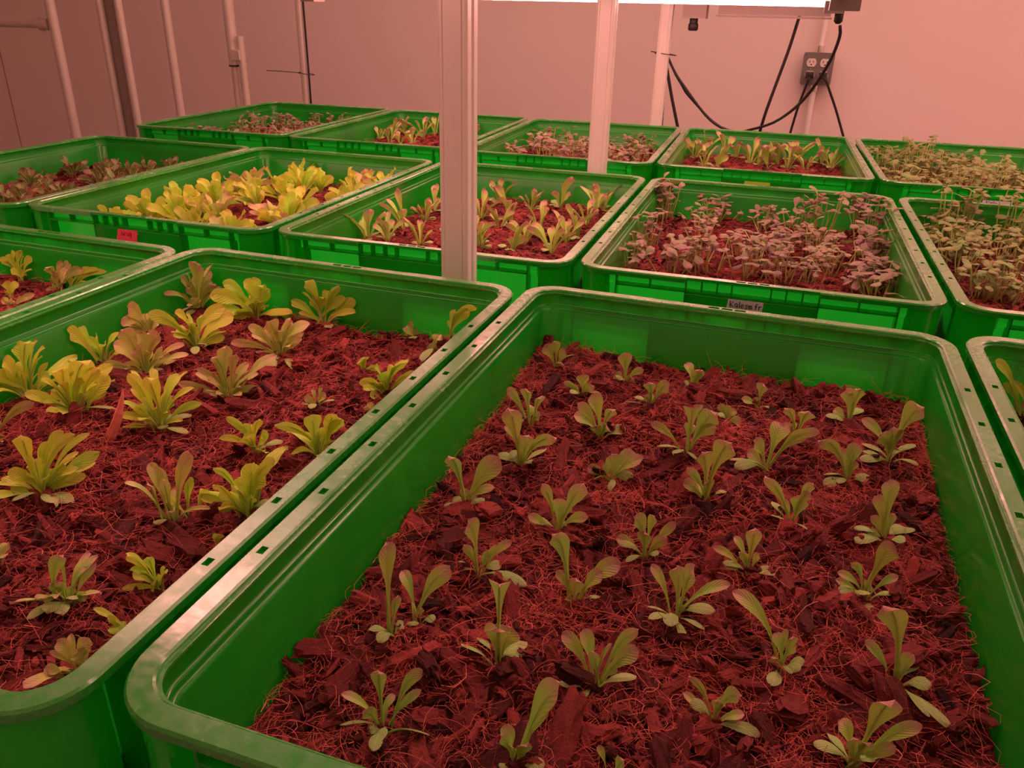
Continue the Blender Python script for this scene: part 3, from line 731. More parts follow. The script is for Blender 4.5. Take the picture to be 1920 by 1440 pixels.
LETT = [
 ('U', (1085, 300), [(1100, 35, 75), (1190, 80, 62), (1000, 120, 45), (1060, 105, 45), (1140, 120, 55), (985, 205, 60), (1050, 180, 60), (1160, 180, 60), (1000, 250, 60), (1090, 230, 60), (1210, 160, 60), (1130, 60, 50)], [(1030, 302, 50), (1110, 295, 50), (1060, 325, 45)], 'dark'),
 ('U', (1440, 335), [(1255, 158, 80), (1420, 125, 115), (1485, 165, 65), (1375, 150, 65), (1560, 195, 65), (1285, 215, 85), (1340, 235, 70), (1178, 225, 95), (1520, 190, 65), (1400, 270, 80), (1645, 325, 82), (1205, 305, 105), (1300, 330, 90), (1480, 260, 80)], [], 'yellow'),
 ('U', (1850, 365), [(1715, 145, 78), (1638, 248, 55), (1905, 165, 62), (1758, 228, 62), (1825, 235, 65), (2030, 245, 80), (1950, 225, 60)], [(1760, 330, 55), (1850, 400, 50), (1950, 330, 60), (1720, 320, 50)], 'yellow'),
 ('U', (730, 425), [(685, 285, 105), (605, 355, 95), (770, 345, 62), (650, 400, 80)], [], 'dull'),
 ('U', (1110, 515), [(830, 325, 82), (985, 325, 62), (1140, 335, 62), (1310, 335, 110), (1055, 430, 82), (1200, 465, 72), (1265, 455, 55), (1010, 500, 55), (1260, 290, 90)], [(1100, 545, 50), (1140, 500, 60)], 'yellow'),
 ('U', (820, 665), [(680, 415, 105), (800, 430, 115), (890, 425, 92), (640, 495, 92), (910, 510, 85), (1010, 580, 72), (735, 540, 65), (830, 535, 65), (960, 560, 62), (575, 605, 62), (640, 640, 60)], [(870, 650, 65), (700, 660, 60), (900, 640, 55)], 'dull'),
 ('U', (1580, 560), [(1500, 375, 112), (1645, 365, 62), (1395, 395, 62), (1745, 385, 82), (1415, 440, 62), (1480, 425, 70), (1560, 420, 62), (1300, 485, 62), (1700, 470, 52), (1530, 480, 70)], [(1520, 635, 55), (1672, 638, 62)], 'dull'),
 ('U', (1290, 805), [(1270, 505, 92), (1190, 575, 62), (1005, 715, 65), (1105, 635, 45), (1330, 555, 62), (1555, 560, 65), (1310, 660, 115), (1180, 765, 62), (1465, 745, 55), (1400, 600, 60)], [(1335, 815, 65), (1230, 795, 55), (1280, 760, 60)], 'dull'),
 ('U', (390, 575), [(335, 425, 85), (370, 385, 62), (485, 465, 55), (555, 495, 85)], [(370, 545, 45)], 'yellow'),
 ('U', (90, 785), [(85, 495, 95), (175, 482, 85), (10, 585, 115), (268, 600, 45), (285, 685, 55), (215, 735, 62), (20, 690, 65), (120, 600, 60), (-40, 650, 100)], [], 'yellow'),
 ('U', (425, 885), [(355, 635, 125), (510, 590, 130), (560, 635, 95), (615, 675, 115), (135, 775, 72), (285, 755, 75), (430, 765, 95), (525, 760, 65), (330, 720, 80), (600, 765, 65), (480, 700, 90)], [(330, 835, 60), (640, 860, 55)], 'yellow'),
 ('U', (900, 965), [(720, 660, 80), (830, 682, 95), (1015, 672, 75), (965, 795, 105), (1135, 832, 55), (672, 895, 55), (755, 845, 65), (690, 960, 55), (880, 850, 70), (940, 870, 70)], [(830, 935, 62), (920, 965, 60), (1042, 990, 62), (980, 900, 60), (1060, 900, 55)], 'yellow'),
 ('U', (-30, 1010), [(192, 825, 75), (30, 1015, 80)], [(30, 1080, 85)], 'dull'),
 ('U', (245, 1345), [(115, 1010, 105), (355, 985, 115), (285, 1045, 95), (425, 1005, 62), (505, 1000, 45), (560, 1105, 105), (540, 1160, 80), (40, 1225, 85), (60, 1310, 75), (205, 1250, 70), (395, 1190, 95), (485, 1235, 75), (300, 1200, 80)], [(95, 1370, 92), (300, 1390, 80), (385, 1380, 80), (170, 1330, 70)], 'yellow'),
 ('U', (960, 1500), [(1062, 1102, 105), (868, 1192, 95), (825, 1285, 55), (915, 1255, 60)], [(890, 1505, 75), (985, 1410, 50)], 'dull'),
 ('U', (1065, 1470), [(1068, 1245, 65), (1180, 1330, 70)], [(1030, 1450, 50)], 'yellow'),
 ('U', (1410, 1445), [(1620, 1085, 145), (1430, 1165, 145), (1495, 1225, 125), (1195, 1290, 85), (1200, 1195, 55), (1340, 1245, 125), (1545, 1145, 85), (1385, 1340, 95), (1230, 1420, 70)], [(1500, 1400, 70)], 'yellow'),
 ('U', (1795, 1118), [(1755, 892, 115), (1895, 895, 125), (1545, 950, 65), (1835, 970, 70), (1935, 925, 95), (1755, 1030, 65)], [], 'yellow'),
 ('U', (1445, 1108), [(1275, 910, 65), (1370, 945, 65), (1465, 920, 75), (1235, 1025, 45), (1375, 1000, 95), (1505, 985, 62)], [(1572, 1050, 62), (1465, 1088, 60), (1420, 1080, 55)], 'yellow'),
 ('U', (1782, 845), [(1802, 735, 44), (1835, 775, 55), (1715, 790, 52)], [(1865, 812, 44), (1710, 832, 40), (1750, 855, 44)], 'dark'),
 ('U', (2060, 655), [(2035, 575, 92), (2122, 630, 55)], [(2060, 640, 40)], 'yellow'),
 ('U', (2310, 465), [(2300, 375, 42), (2352, 418, 44), (2265, 410, 40)], [(2322, 462, 50)], 'dark'),
 ('U', (2170, 775), [(2150, 655, 82), (2295, 585, 85), (2018, 715, 62), (2220, 625, 62), (2332, 650, 60), (2080, 790, 60)], [], 'yellow'),
 ('U', (2450, 525), [(2485, 445, 95), (2400, 515, 65)], [(2372, 580, 52)], 'dull'),
 ('U', (2625, 385), [(2642, 300, 75), (2682, 295, 60), (2540, 365, 60)], [(2580, 425, 50)], 'yellow'),
 ('U', (2090, 875), [(2105, 835, 65), (2050, 850, 50)], [], 'dull'),
 ('V', (375, 505), [(358, 245, 95), (538, 288, 62), (275, 405, 62), (240, 500, 62), (330, 440, 70), (420, 420, 62), (495, 475, 72)], [(270, 550, 82), (345, 562, 82), (430, 490, 70), (170, 592, 52)], 'dark'),
 ('V', (905, 435), [(715, 245, 75), (825, 255, 65), (685, 435, 45), (850, 410, 120)], [], 'yellow'),
 ('V', (690, 690), [(525, 545, 48), (605, 598, 45), (650, 630, 110)], [], 'yellow'),
 ('V', (1215, 195), [(1235, 125, 65)], [], 'yellow'),
 ('V', (435, 885), [(505, 715, 105), (440, 790, 110), (278, 782, 42), (250, 880, 90), (130, 985, 85)], [], 'dull'),
 ('V', (10, 260), [(45, 175, 65), (35, 245, 60)], [], 'dull'),
]
LETT_FAR = [   # the crate cut off at the left edge; six pixels to one
 ('A-1', (230, 725), [(60, 478, 105), (168, 425, 55), (242, 415, 85), (395, 485, 95), (195, 540, 95), (295, 555, 75), (115, 640, 95), (285, 640, 110), (0, 520, 110)], 'yellow'),
 ('A-1', (640, 845), [(510, 615, 125), (700, 530, 95), (830, 545, 145), (945, 620, 125), (650, 680, 125), (765, 620, 110), (515, 860, 62), (600, 700, 90)], 'blushed'),
 ('A-1', (1185, 700), [(1065, 618, 65), (1310, 545, 135), (1415, 580, 85), (1205, 605, 65)], 'yellow'),
 ('A-1', (130, 940), [(50, 775, 110), (195, 775, 95)], 'yellow'),
 ('A-1', (110, 1070), [(10, 975, 105), (150, 980, 95), (245, 950, 85), (390, 905, 85)], 'blushed'),
]
R2 = (480 - 480)
def soft(x, lim):
    a = np.abs(x); k = lim - 0.012
    return np.where(a > k, np.sign(x) * (k + 0.012 * np.tanh((a - k) / 0.012)), x)
def measured(c, base, tips, seeds, r, kind, mats, name, ruffle=0.0, inner=0):
    p, lx, ly = ground(c, *base)
    lx, ly = float(np.clip(lx, -IX + 0.008, IX - 0.008)), float(np.clip(ly, -IY + 0.008, IY - 0.008))
    p = np.array([*to_world(c, lx, ly), c.z + float(soil_h(c, lx, ly))])
    hv = p - CAM; hv[2] = 0; hv = unit(hv)          # horizontal direction from the camera
    pl = Plant()
    dep = depth_of(p)
    tall = 0
    for (tx, ty, w) in tips:
        d = ray(tx, ty)
        q0 = CAM + d * (((p - CAM) @ hv) / (d @ hv))
        ln = np.linalg.norm(q0 - p)
        q = CAM + d * (((p - CAM) @ hv + r.uniform(-0.45, 0.4) * ln) / (d @ hv))
        if q[2] < p[2] + 0.006: q = at_z(tx, ty, p[2] + 0.008)
        wid = w * dep / FPX * (0.88 if ruffle else 1.12)
        b = r.normal(0, 0.0012 if not ruffle else 0.003, 3); b[2] = -0.004
        tall = max(tall, q[2] - p[2])
        pl.leaf(b, q - p, wid, r, kind, view=unit(p - CAM), rise=r.uniform(0.6, 0.95), ruffle=ruffle, cup=0.14 if not ruffle else 0.10, roll=0.3 if not ruffle else 0.45)
    if inner:
        mw = np.mean([w for _, _, w in tips]) * dep / FPX; ml = max(0.012, tall)
        for _ in range(inner):
            a = r.uniform(0, 6.283); el = r.uniform(0.35, 1.35); ln = ml * r.uniform(0.45, 0.95)
            pl.leaf((0, 0, -0.004), ln * np.array([math.cos(a) * math.cos(el), math.sin(a) * math.cos(el), math.sin(el)]), mw * r.uniform(0.5, 0.85), r, kind, None, rise=0.8, ruffle=ruffle, cup=0.10, roll=0.4)
    for (tx, ty, w) in seeds:
        q = at_z(tx, ty, p[2] + r.uniform(0.003, 0.008))
        if np.linalg.norm(q - p) > 0.06: q = p + (q - p) * 0.06 / np.linalg.norm(q - p)
        wid = w * dep / FPX
        b = r.normal(0, 0.0012, 3); b[2] = -0.002
        dd = q - p
        e = dd + unit(dd) * wid * 0.35
        pl.leaf(b, e, wid, r, 'seed', None, rise=1.1, cup=-0.10, target=pl.sd, seg=9, acr=5, roll=0.25)
    for mb in (pl.bl, pl.st, pl.sd):          # leaves lean on the crate's walls, not through them
        for V in mb.v:
            wx, wy = V[:, 0] + p[0], V[:, 1] + p[1]
            dx, dy = wx - c.cx, wy - c.cy
            ax, ay = dx.copy(), dy.copy()
            low = (V[:, 2] + p[2]) < c.z
            ax[low] = soft(dx[low], IX - 0.001); ay[low] = soft(dy[low], IY - 0.001)
            V[:, 0] += ax - dx; V[:, 1] += ay - dy
    o = put_plant(name, pl.meshes(*mats), p)
    return o, lx, ly, tall

SEED_M = (M['seedling'], M['stalk'], M['seed_leaf'])
for i, (crop, b, tips, seeds) in enumerate(SEED):
    r = np.random.default_rng(500 + i)
    o, lx, ly, tall = measured(CRATES['A0'], full(crop, *b), [(*full(crop, x, y), w / 3) for x, y, w in tips], [(*full(crop, x, y), w / 3) for x, y, w in seeds], r, 'spoon', SEED_M, 'seedling')
    look = 'tall purple-tipped' if tall > 0.05 else ('upright purple-tipped' if tall > 0.032 else ('low green' if tall > 0.02 else 'tiny green'))
    PLANTS.append((o, 'A0', lx, ly, look, 'seedling'))
LM = {'yellow': (M['lettuce'], M['stalk'], M['seed_leaf']), 'dull': (M['lettuce_red'], M['stalk'], M['seed_leaf']), 'dark': (M['seedling'], M['stalk'], M['seed_leaf']), 'blushed': (M['lettuce_red'], M['stalk'], M['seed_leaf'])}
def look_lettuce(tone, n): return {'yellow': 'yellow-green', 'dull': 'pinkish green', 'dark': 'darker green', 'blushed': 'red-blushed'}[tone] + ('' if n > 6 else ' small')
for i, (crop, b, tips, seeds, tone) in enumerate(LETT):
    r = np.random.default_rng(700 + i)
    o, lx, ly, tall = measured(CRATES['A1'], full(crop, *b), [(*full(crop, x, y), w / 3) for x, y, w in tips], [(*full(crop, x, y), w / 3) for x, y, w in seeds], r, 'lettuce', LM[tone], 'lettuce_plant', 0.075, min(14, int(1.6 * len(tips))) if len(tips) > 3 else 1)
    PLANTS.append((o, 'A1', lx, ly, look_lettuce(tone, len(tips)), 'lettuce'))
for i, (ck, b, tips, tone) in enumerate(LETT_FAR):
    r = np.random.default_rng(800 + i)
    o, lx, ly, tall = measured(CRATES[ck], (b[0] / 6, 400 + b[1] / 6), [(x / 6, 400 + y / 6, w / 6) for x, y, w in tips], [], r, 'lettuce', LM[tone], 'lettuce_plant', 0.06, 6)
    PLANTS.append((o, ck, lx, ly, look_lettuce(tone, len(tips)), 'lettuce'))
o, lx, ly, tall = measured(CRATES['A2'], (1912, 752), [(1862, 676, 24), (1925, 700, 22), (1895, 706, 20), (1880, 720, 24), (1940, 720, 30)], [], np.random.default_rng(850), 'lettuce', LM['yellow'], 'lettuce_plant', 0.05)
PLANTS.append((o, 'A2', lx, ly, 'yellow', 'lettuce'))
o, lx, ly, tall = measured(CRATES['A2'], (1935, 790), [(1912, 752, 22), (1950, 740, 22), (1905, 770, 24)], [], np.random.default_rng(851), 'lettuce', LM['dull'], 'lettuce_plant', 0.05)
PLANTS.append((o, 'A2', lx, ly, 'shaded', 'lettuce'))

# ------------------------------------------------------------------ plants of the farther crates: a few grown plants, copied
def grow_seedling(r):
    pl = Plant()
    for _ in range(r.integers(4, 7)):
        a = r.uniform(0, 6.283); el = r.uniform(0.7, 1.4); ln = r.uniform(0.030, 0.058)
        pl.leaf((0, 0, -0.004), ln * np.array([math.cos(a) * math.cos(el), math.sin(a) * math.cos(el), math.sin(el)]), r.uniform(0.010, 0.017), r, 'spoon', None, seg=9, acr=5, roll=0.5)
    for _ in range(3):
        a = r.uniform(0, 6.283); ln = r.uniform(0.016, 0.026)
        pl.leaf((0, 0, -0.002), (ln * math.cos(a), ln * math.sin(a), r.uniform(0.004, 0.01)), 0.010, r, 'seed', None, rise=1.1, cup=-0.1, target=pl.sd, seg=7, acr=5)
    return pl.meshes(*SEED_M)
def grow_lettuce(r, mat):
    pl = Plant()
    for _ in range(r.integers(14, 20)):
        a = r.uniform(0, 6.283); el = r.uniform(0.25, 1.45); ln = r.uniform(0.028, 0.062)
        pl.leaf((0, 0, -0.004), ln * np.array([math.cos(a) * math.cos(el), math.sin(a) * math.cos(el), math.sin(el)]), r.uniform(0.013, 0.022), r, 'lettuce', None, ruffle=0.08, cup=0.12, seg=10, acr=5, roll=0.7)
    return pl.meshes(mat, M['stalk'], M['seed_leaf'])
def grow_kale(r, n, hgt, spread=0.020, droop=0.3, mat='kale'):
    pl = Plant()
    for _ in range(n):
        b = np.array([*r.normal(0, spread * 0.5, 2), -0.003])
        h = hgt * r.uniform(0.5, 1.15)
        top = np.array([b[0] * 1.7 + r.normal(0, 0.007), b[1] * 1.7 + r.normal(0, 0.007), h])
        mid = (b + top) / 2 + np.array([*r.normal(0, 0.003, 2), 0])
        t = np.linspace(0, 1, 6)[:, None]
        pts = (1 - t) ** 2 * b + 2 * t * (1 - t) * mid + t ** 2 * top
        pl.st.tube(pts, np.linspace(0.0010, 0.0007, 6), 5)
        a0 = r.uniform(0, 6.283)
        for q in range(r.integers(2, 5)):
            a = a0 + q * (3.14 if q < 2 else 1.57) + r.normal(0, 0.3)
            ln = r.uniform(0.010, 0.018) * (1 if q < 2 else 0.7)
            e = top + ln * np.array([math.cos(a), math.sin(a), r.normal(0.0, droop)])
            pl.leaf(top, e, r.uniform(0.009, 0.0135), r, 'kale', None, rise=0.9, cup=-0.16, seg=7, acr=5, stalk=False, roll=0.25)
    return [('leaves', pl.bl.build_mesh('kale_leaves_mesh', M[mat], True)), ('leaf_stalks', pl.st.build_mesh('kale_stems_mesh', M['kale_stem'], True))]  # the second mesh holds the upright stems of the sprouts
SEEDLINGS = [grow_seedling(np.random.default_rng(20 + i)) for i in range(7)]
LETTUCES = [grow_lettuce(np.random.default_rng(40 + i), M['lettuce'] if i % 4 else M['lettuce_red']) for i in range(8)]
DULL = [grow_lettuce(np.random.default_rng(60 + i), M['lettuce_dull']) for i in range(5)]
KALE = [grow_kale(np.random.default_rng(80 + i), 11, 0.042) for i in range(6)]
KALE_TALL = [grow_kale(np.random.default_rng(90 + i), 15, 0.064, 0.016) for i in range(3)]
KALE_LOW = [grow_kale(np.random.default_rng(95 + i), 8, 0.028, 0.024) for i in range(3)]
KALE_GREEN = [grow_kale(np.random.default_rng(180 + i), 14, 0.042, 0.02, 0.3, 'kale_green') for i in range(5)]
KALE_GREEN_TALL = [grow_kale(np.random.default_rng(190 + i), 14, 0.072, 0.018, 0.3, 'kale_green') for i in range(3)]
def plant_px(ck, pts, protos, name, look, cat, s=(0.85, 1.15), seed=0):
    c = CRATES[ck]; r = np.random.default_rng(1000 + seed)
    for i, (x, y) in enumerate(pts):
        p, lx, ly = ground(c, x, y)
        lx, ly = np.clip(lx, -IX + 0.012, IX - 0.012), np.clip(ly, -IY + 0.014, IY - 0.014)
        wx, wy = to_world(c, lx, ly)
        o = put_plant(name, protos[i % len(protos)], (wx, wy, c.z + soil_h(c, lx, ly)), r.uniform(0, 6.283), r.uniform(*s))
        PLANTS.append((o, ck, lx, ly, look, cat))
def plant_grid(ck, nx, ny, protos, name, look, cat, s=(0.85, 1.15), seed=0, jit=0.35, skip=0.0, hx=0.16, hy=0.26):
    c = CRATES[ck]; r = np.random.default_rng(2000 + seed)
    for j in range(ny):
        for i in range(nx):
            if r.random() < skip: continue
            lx = -hx + 2 * hx * (i + 0.5 + r.uniform(-jit, jit)) / nx
            ly = -hy + 2 * hy * (j + 0.5 + r.uniform(-jit, jit)) / ny
            wx, wy = to_world(c, lx, ly)
            o = put_plant(name, protos[r.integers(len(protos))], (wx, wy, c.z + soil_h(c, lx, ly)), r.uniform(0, 6.283), r.uniform(*s))
            PLANTS.append((o, ck, lx, ly, look, cat))
def X2(p): return [(640 + x / 3, y / 3) for x, y in p]
plant_px('B0', X2([(260, 1360), (355, 1290), (470, 1250), (520, 1195), (445, 1385), (130, 1350), (785, 1235), (890, 1290), (950, 1255), (1065, 1185), (1230, 1175), (1115, 1295), (1435, 1195), (1375, 1275), (1265, 1365), (1325, 1335), (1030, 1375), (960, 1410), (785, 1395), (885, 1160), (1470, 1180), (755, 1380), (620, 1300), (1180, 1420)]), SEEDLINGS, 'seedling', 'pale green', 'seedling', (0.9, 1.2), 1)
plant_px('C-1', X2([(150, 790), (200, 775), (300, 730), (240, 760), (390, 690), (480, 720), (460, 780), (330, 800), (530, 760), (745, 780), (775, 730), (270, 800), (400, 810)]), SEEDLINGS, 'seedling', 'pale green', 'seedling', (0.85, 1.2), 2)
def X3(p): return [(1280 + x / 3, y / 3) for x, y in p]
plant_px('C1', X3([(90, 870), (140, 850), (60, 900), (190, 930), (240, 890), (300, 910), (380, 920), (440, 880), (420, 935), (510, 890), (540, 945), (590, 950), (620, 900), (650, 900), (690, 960), (780, 930), (830, 960), (480, 940), (120, 930)]), SEEDLINGS, 'seedling', 'pinkish green', 'seedling', (0.95, 1.3), 3)
plant_grid('B-1', 5, 7, LETTUCES, 'lettuce_plant', 'yellow', 'lettuce', (0.85, 1.12), 4, 0.35, 0.05)
plant_grid('B-2', 5, 7, DULL, 'lettuce_plant', 'dull', 'lettuce', (0.6, 0.85), 5, 0.4, 0.12)
def X4(p): return [(1140 + x * 360 / 1920, 340 + y * 360 / 1920) for x, y in p]
def X5(p): return [(1440 + x * 360 / 1920, 380 + y * 360 / 1920) for x, y in p]
plant_px('B1', X4([(560, 330), (450, 400), (380, 700), (280, 740), (150, 870), (1000, 400), (1130, 360), (930, 480)]) + X5([(300, 310), (480, 330), (900, 330), (1040, 400)]), KALE_TALL + KALE, 'kale_tuft', 'purple-leaved', 'kale', (0.8, 0.98), 6)
plant_px('B1', X4([(650, 930), (780, 800), (960, 920), (900, 620), (1330, 780), (1400, 960), (1480, 860), (1620, 760), (1560, 640), (1700, 620), (1540, 480)]) + X5([(30, 540), (150, 800), (420, 800), (480, 520), (600, 540), (330, 500), (940, 640), (1060, 640), (1120, 900), (1240, 830), (1010, 880), (1300, 560), (620, 720)]), KALE + KALE_LOW, 'kale_tuft', 'purple-leaved', 'kale', (0.8, 1.1), 7)
plant_px('B1', X5([(1320, 940), (1500, 960), (1660, 960)]), KALE_LOW, 'kale_tuft', 'drooping purple', 'kale', (0.95, 1.2), 8)
def X6(p): return [(1600 + x / 6, 360 + y / 6) for x, y in p]
plant_px('B2', X6([(930, 420), (1010, 400), (1570, 470)]), KALE_GREEN_TALL, 'kale_tuft', 'tall leggy', 'kale', (1.0, 1.25), 9)
plant_px('B2', X6([(860, 560), (980, 640), (1080, 540), (1100, 740), (1200, 760), (1180, 980), (1620, 760), (1830, 920), (1700, 560), (1420, 1170), (1540, 1190), (1760, 1230), (1900, 760), (1880, 600), (1250, 680)]), KALE_GREEN, 'kale_tuft', 'green-leaved', 'kale', (0.8, 1.05), 10)
plant_grid('C-2', 5, 6, KALE, 'kale_tuft', 'fine purple', 'kale', (0.75, 1.0), 11, 0.3, 0.05)
plant_grid('C0', 5, 6, KALE, 'kale_tuft', 'dusky purple', 'kale', (0.8, 1.1), 12, 0.35, 0.15)
plant_grid('C2', 5, 6, KALE_GREEN + KALE_GREEN_TALL[:1], 'kale_tuft', 'brownish green', 'kale', (0.95, 1.25), 13, 0.35, 0.1)

# labels: the look, then the place inside the crate counted from the left and from the back
ORD = ['first', 'second', 'third', 'fourth', 'fifth', 'sixth', 'seventh', 'eighth', 'ninth', 'tenth', 'eleventh', 'twelfth']
NOUN = {'seedling': 'seedling', 'lettuce': 'lettuce', 'kale': 'kale tuft'}
for ck in CRATES:
    items = sorted([p for p in PLANTS if p[1] == ck], key=lambda p: -p[3])
    n = len(items)
    if not n: continue
    per = 5 if n > 12 else (4 if n > 6 else 3)
    for j in range(0, n, per):
        row = sorted(items[j:j + per], key=lambda p: p[2])
        for i, (o, _, lx, ly, look, cat) in enumerate(row):
            tag(o, f'{look} {NOUN[cat]}, {ORD[i]} from left in {ORD[j // per]} row from back, {CRATES[ck].phrase}', cat, {'seedling': 'small seedlings in crates', 'lettuce': 'lettuces in crates', 'kale': 'kale sprouts in crates'}[cat])

# the long wood splinter standing among the lettuces
p, lx, ly = ground(CRATES['A1'], 201, 820)
mb = MB()
q = at_z(228, 722, p[2] + 0.05) - p
q = CAM + ray(228, 722) * (((p - CAM) @ unit(np.array([*(p - CAM)[:2], 0]))) / (ray(228, 722) @ unit(np.array([*(p - CAM)[:2], 0])))) - p
t = np.linspace(0, 1, 8)
pts = t[:, None] * q + np.array([0, 0, -0.004]) + np.stack([0.003 * np.sin(t * 3), 0 * t, 0 * t], 1)
mb.tube(pts, 0.0042 * np.array([0.9, 1.1, 1.0, 0.9, 0.8, 0.55, 0.35, 0.1]), 6, val=0.95)
so = tag(link('wood_splinter', mb.build_mesh('wood_splinter_mesh', M['fibre'], False), None, p), 'long reddish wood splinter standing among lettuces in the front lettuce crate', 'splinter')

# ------------------------------------------------------------------ rack, shelves
def profile_post(x, y, w, z0, z1, name, label):
    o = empty(name, (x, y, z0))
    h = w / 2; g = w * 0.12; d = w * 0.16; b = w * 0.08
    out = [(h, -h + b), (h, -g), (h - d, -g), (h - d, g), (h, g), (h, h - b), (h - b, h), (-h + b, h), (-h, h - b), (-h, g), (-h + d, g), (-h + d, -g), (-h, -g), (-h, -h + b),
           (-h + b, -h), (-h + b * 1.9, -h), (-h + b * 2.2, -h + b * 0.5), (-h + b * 2.5, -h - b * 0.05), (-h * 0.2, -h - b * 0.22), (h * 0.5, -h - b * 0.05), (h - b * 2.5, -h - b * 0.05), (h - b * 2.2, -h + b * 0.5), (h - b * 1.9, -h), (h - b, -h)]
    mb = MB(); mb.prism(out, 0, z1 - z0)
    link('column', mb.build_mesh('post_mesh', M['alu'], True, 25), o)
    fb = MB(); fb.box((0, 0, 0.004), (w * 2.4, w * 2.4, 0.008))
    link('foot_plate', fb.build_mesh('foot_mesh', M['alu'], False), o)
    return tag(o, label, 'post', 'rack posts')
TOP = 2.75
xp = -0.1115
profile_post(xp, 0.050 + 0.017, 0.033, 0, TOP - 0.002, 'rack_post', 'tall shiny aluminium post nearest the camera, rising behind the front lettuce crate')
profile_post(xp, 0.757, 0.032, 0, TOP - 0.002, 'rack_post', 'aluminium post between the middle and back rows, right of the tallest post')
profile_post(-0.119, 1.462, 0.030, 0, TOP - 0.002, 'rack_post', 'aluminium post behind the back row with black cables strapped to it')
for k, (row, y0, y1) in enumerate((('A', -0.66, 0.03), ('B', 0.075, 0.73), ('C', 0.785, 1.44))):
    mb = MB()
    z = RIM + DZ[row] - H
    yb, yf = (y1, y0)
    mb.box((-0.2, (y0 + y1) / 2, z - 0.0165), (2.3, y1 - y0 - 0.012, 0.032))
    tag(link('shelf_board', mb.build_mesh('shelf_mesh', M['shelf'], False)), ['pale shelf board under the front row of crates', 'pale shelf board under the middle row of crates', 'pale shelf board under the back row of crates'][k], 'shelf', 'rack shelves')
# legs that carry each shelf board
for k, (row, y0, y1) in enumerate((('A', -0.66, 0.03), ('B', 0.075, 0.73), ('C', 0.785, 1.44))):
    z = RIM + DZ[row] - H - 0.0325
    for x in (-1.25, 0.85):
        mb = MB(); mb.box((0, 0, z / 2), (0.04, y1 - y0 - 0.1, z))
        tag(link('shelf_support', mb.build_mesh('shelf_support_mesh', M['shelf'], False), None, (x, (y0 + y1) / 2, 0)), ['front', 'middle', 'back'][k] + ' row shelf support under the ' + ('left' if x < 0 else 'right') + ' end of its board', 'support', 'shelf supports')

# round pipes of the neighbouring rack on the left
def pipe(px0, py0, px1, py1, y, r, label, ztop=TOP - 0.002, zbot=0.0, name='pipe_post'):
    a = at_y(px0, py0, y); b = at_y(px1, py1, y)
    x = (a[0] + b[0]) / 2
    mb = MB(); mb.tube([(0, 0, zbot), (0, 0, (zbot + ztop) / 2), (0, 0, ztop)], r, 20)
    o = empty(name, (x, y, 0))
    link('tube', mb.build_mesh('pipe_mesh', M['pipe'], True, 40), o)
    return tag(o, label, 'post', 'pipe posts'), x
WALLY = 2.33
p6, x6 = pipe(563, 30, 575, 180, 1.62, 0.0135, 'round pipe with a black cable and zip tie, behind the leftmost back crate')
p4, x4 = pipe(430, 30, 447, 185, 1.56, 0.0125, 'round pipe with a thicker upper sleeve and a black band')
p5, x5 = pipe(450, 80, 463, 188, 1.55, 0.0115, 'short round pipe clamped beside the sleeved pipe', ztop=None or float(at_y(450, 68, 1.55)[2]))
p3, x3 = pipe(318, 60, 338, 215, 1.48, 0.0135, 'plain round pipe standing alone in front of the wall, right of the twin pipes')
p1, x1 = pipe(103, 40, 140, 255, 1.22, 0.0145, 'round pipe with a horizontal pipe jointed to it')
# twin pipes with a flat web between: one channel upright
a = at_y(198, 60, 1.34); b = at_y(232, 60, 1.34)
ch = empty('channel_upright', ((a[0] + b[0]) / 2, 1.34, 0))
wch = abs(b[0] - a[0])
for s in (-1, 1):
    mb = MB(); mb.tube([(s * wch / 2, -0.004, 0), (s * wch / 2, -0.004, 1.3), (s * wch / 2, -0.004, TOP - 0.002)], 0.0115, 18)
    link('flange', mb.build_mesh('flange_mesh', M['pipe'], True, 40), ch)
mb = MB(); mb.box((-0.004, 0.010, TOP / 2 - 0.002), (wch - 0.012, 0.006, TOP - 0.006))
link('web', mb.build_mesh('web_mesh', M['web'], False), ch)
tag(ch, 'upright channel of two bright flanges and a dark web, standing at left by the wall', 'post', 'pipe posts')
# sleeve, band and clamp on the sleeved pipe
zt = float(at_y(437, 122, 1.56)[2])
mb = MB(); mb.tube([(0, 0, zt), (0, 0, 2.0), (0, 0, TOP - 0.004)], 0.0172, 20)
link('sleeve', mb.build_mesh('sleeve_mesh', M['pipe'], True, 40), p4)
mb = MB(); mb.tube([(0, 0, zt - 0.004), (0, 0, zt + 0.001)], 0.0186, 20); mb.box((0.026, -0.004, zt - 0.002), (0.024, 0.010, 0.004))
link('band', mb.build_mesh('band_mesh', M['black'], True, 40), p4)
zc = float(at_y(455, 103, 1.55)[2])
mb = MB(); mb.box((-0.012, -0.006, zc), (0.030, 0.026, 0.030)); mb.box((0.002, -0.0205, zc + 0.006), (0.006, 0.004, 0.005)); mb.box((0.002, -0.0205, zc - 0.004), (0.006, 0.004, 0.005))
link('clamp', mb.build_mesh('clamp_mesh', M['pipe'], False), p5)
# horizontal pipe at the left edge with its joint
zh = float(at_y(95, 46, 1.22)[2])
hp = empty('cross_pipe', (x1, 1.22, zh))
mb = MB(); mb.tube([(-0.0165, 0, 0), (-0.5, 0, -0.002), (-1.0, 0, -0.004)], 0.0115, 18)
link('tube', mb.build_mesh('cross_pipe_mesh', M['pipe'], True, 40), hp)
mb = MB(); mb.tube([(-0.016, 0, 0), (-0.052, 0, 0)], 0.0165, 18); mb.box((-0.046, 0, 0.0), (0.012, 0.008, 0.040))
link('joint', mb.build_mesh('joint_mesh', M['pipe'], True, 40), hp)
tag(hp, 'horizontal pipe running off the left edge from a jointed pipe post', 'pipe')
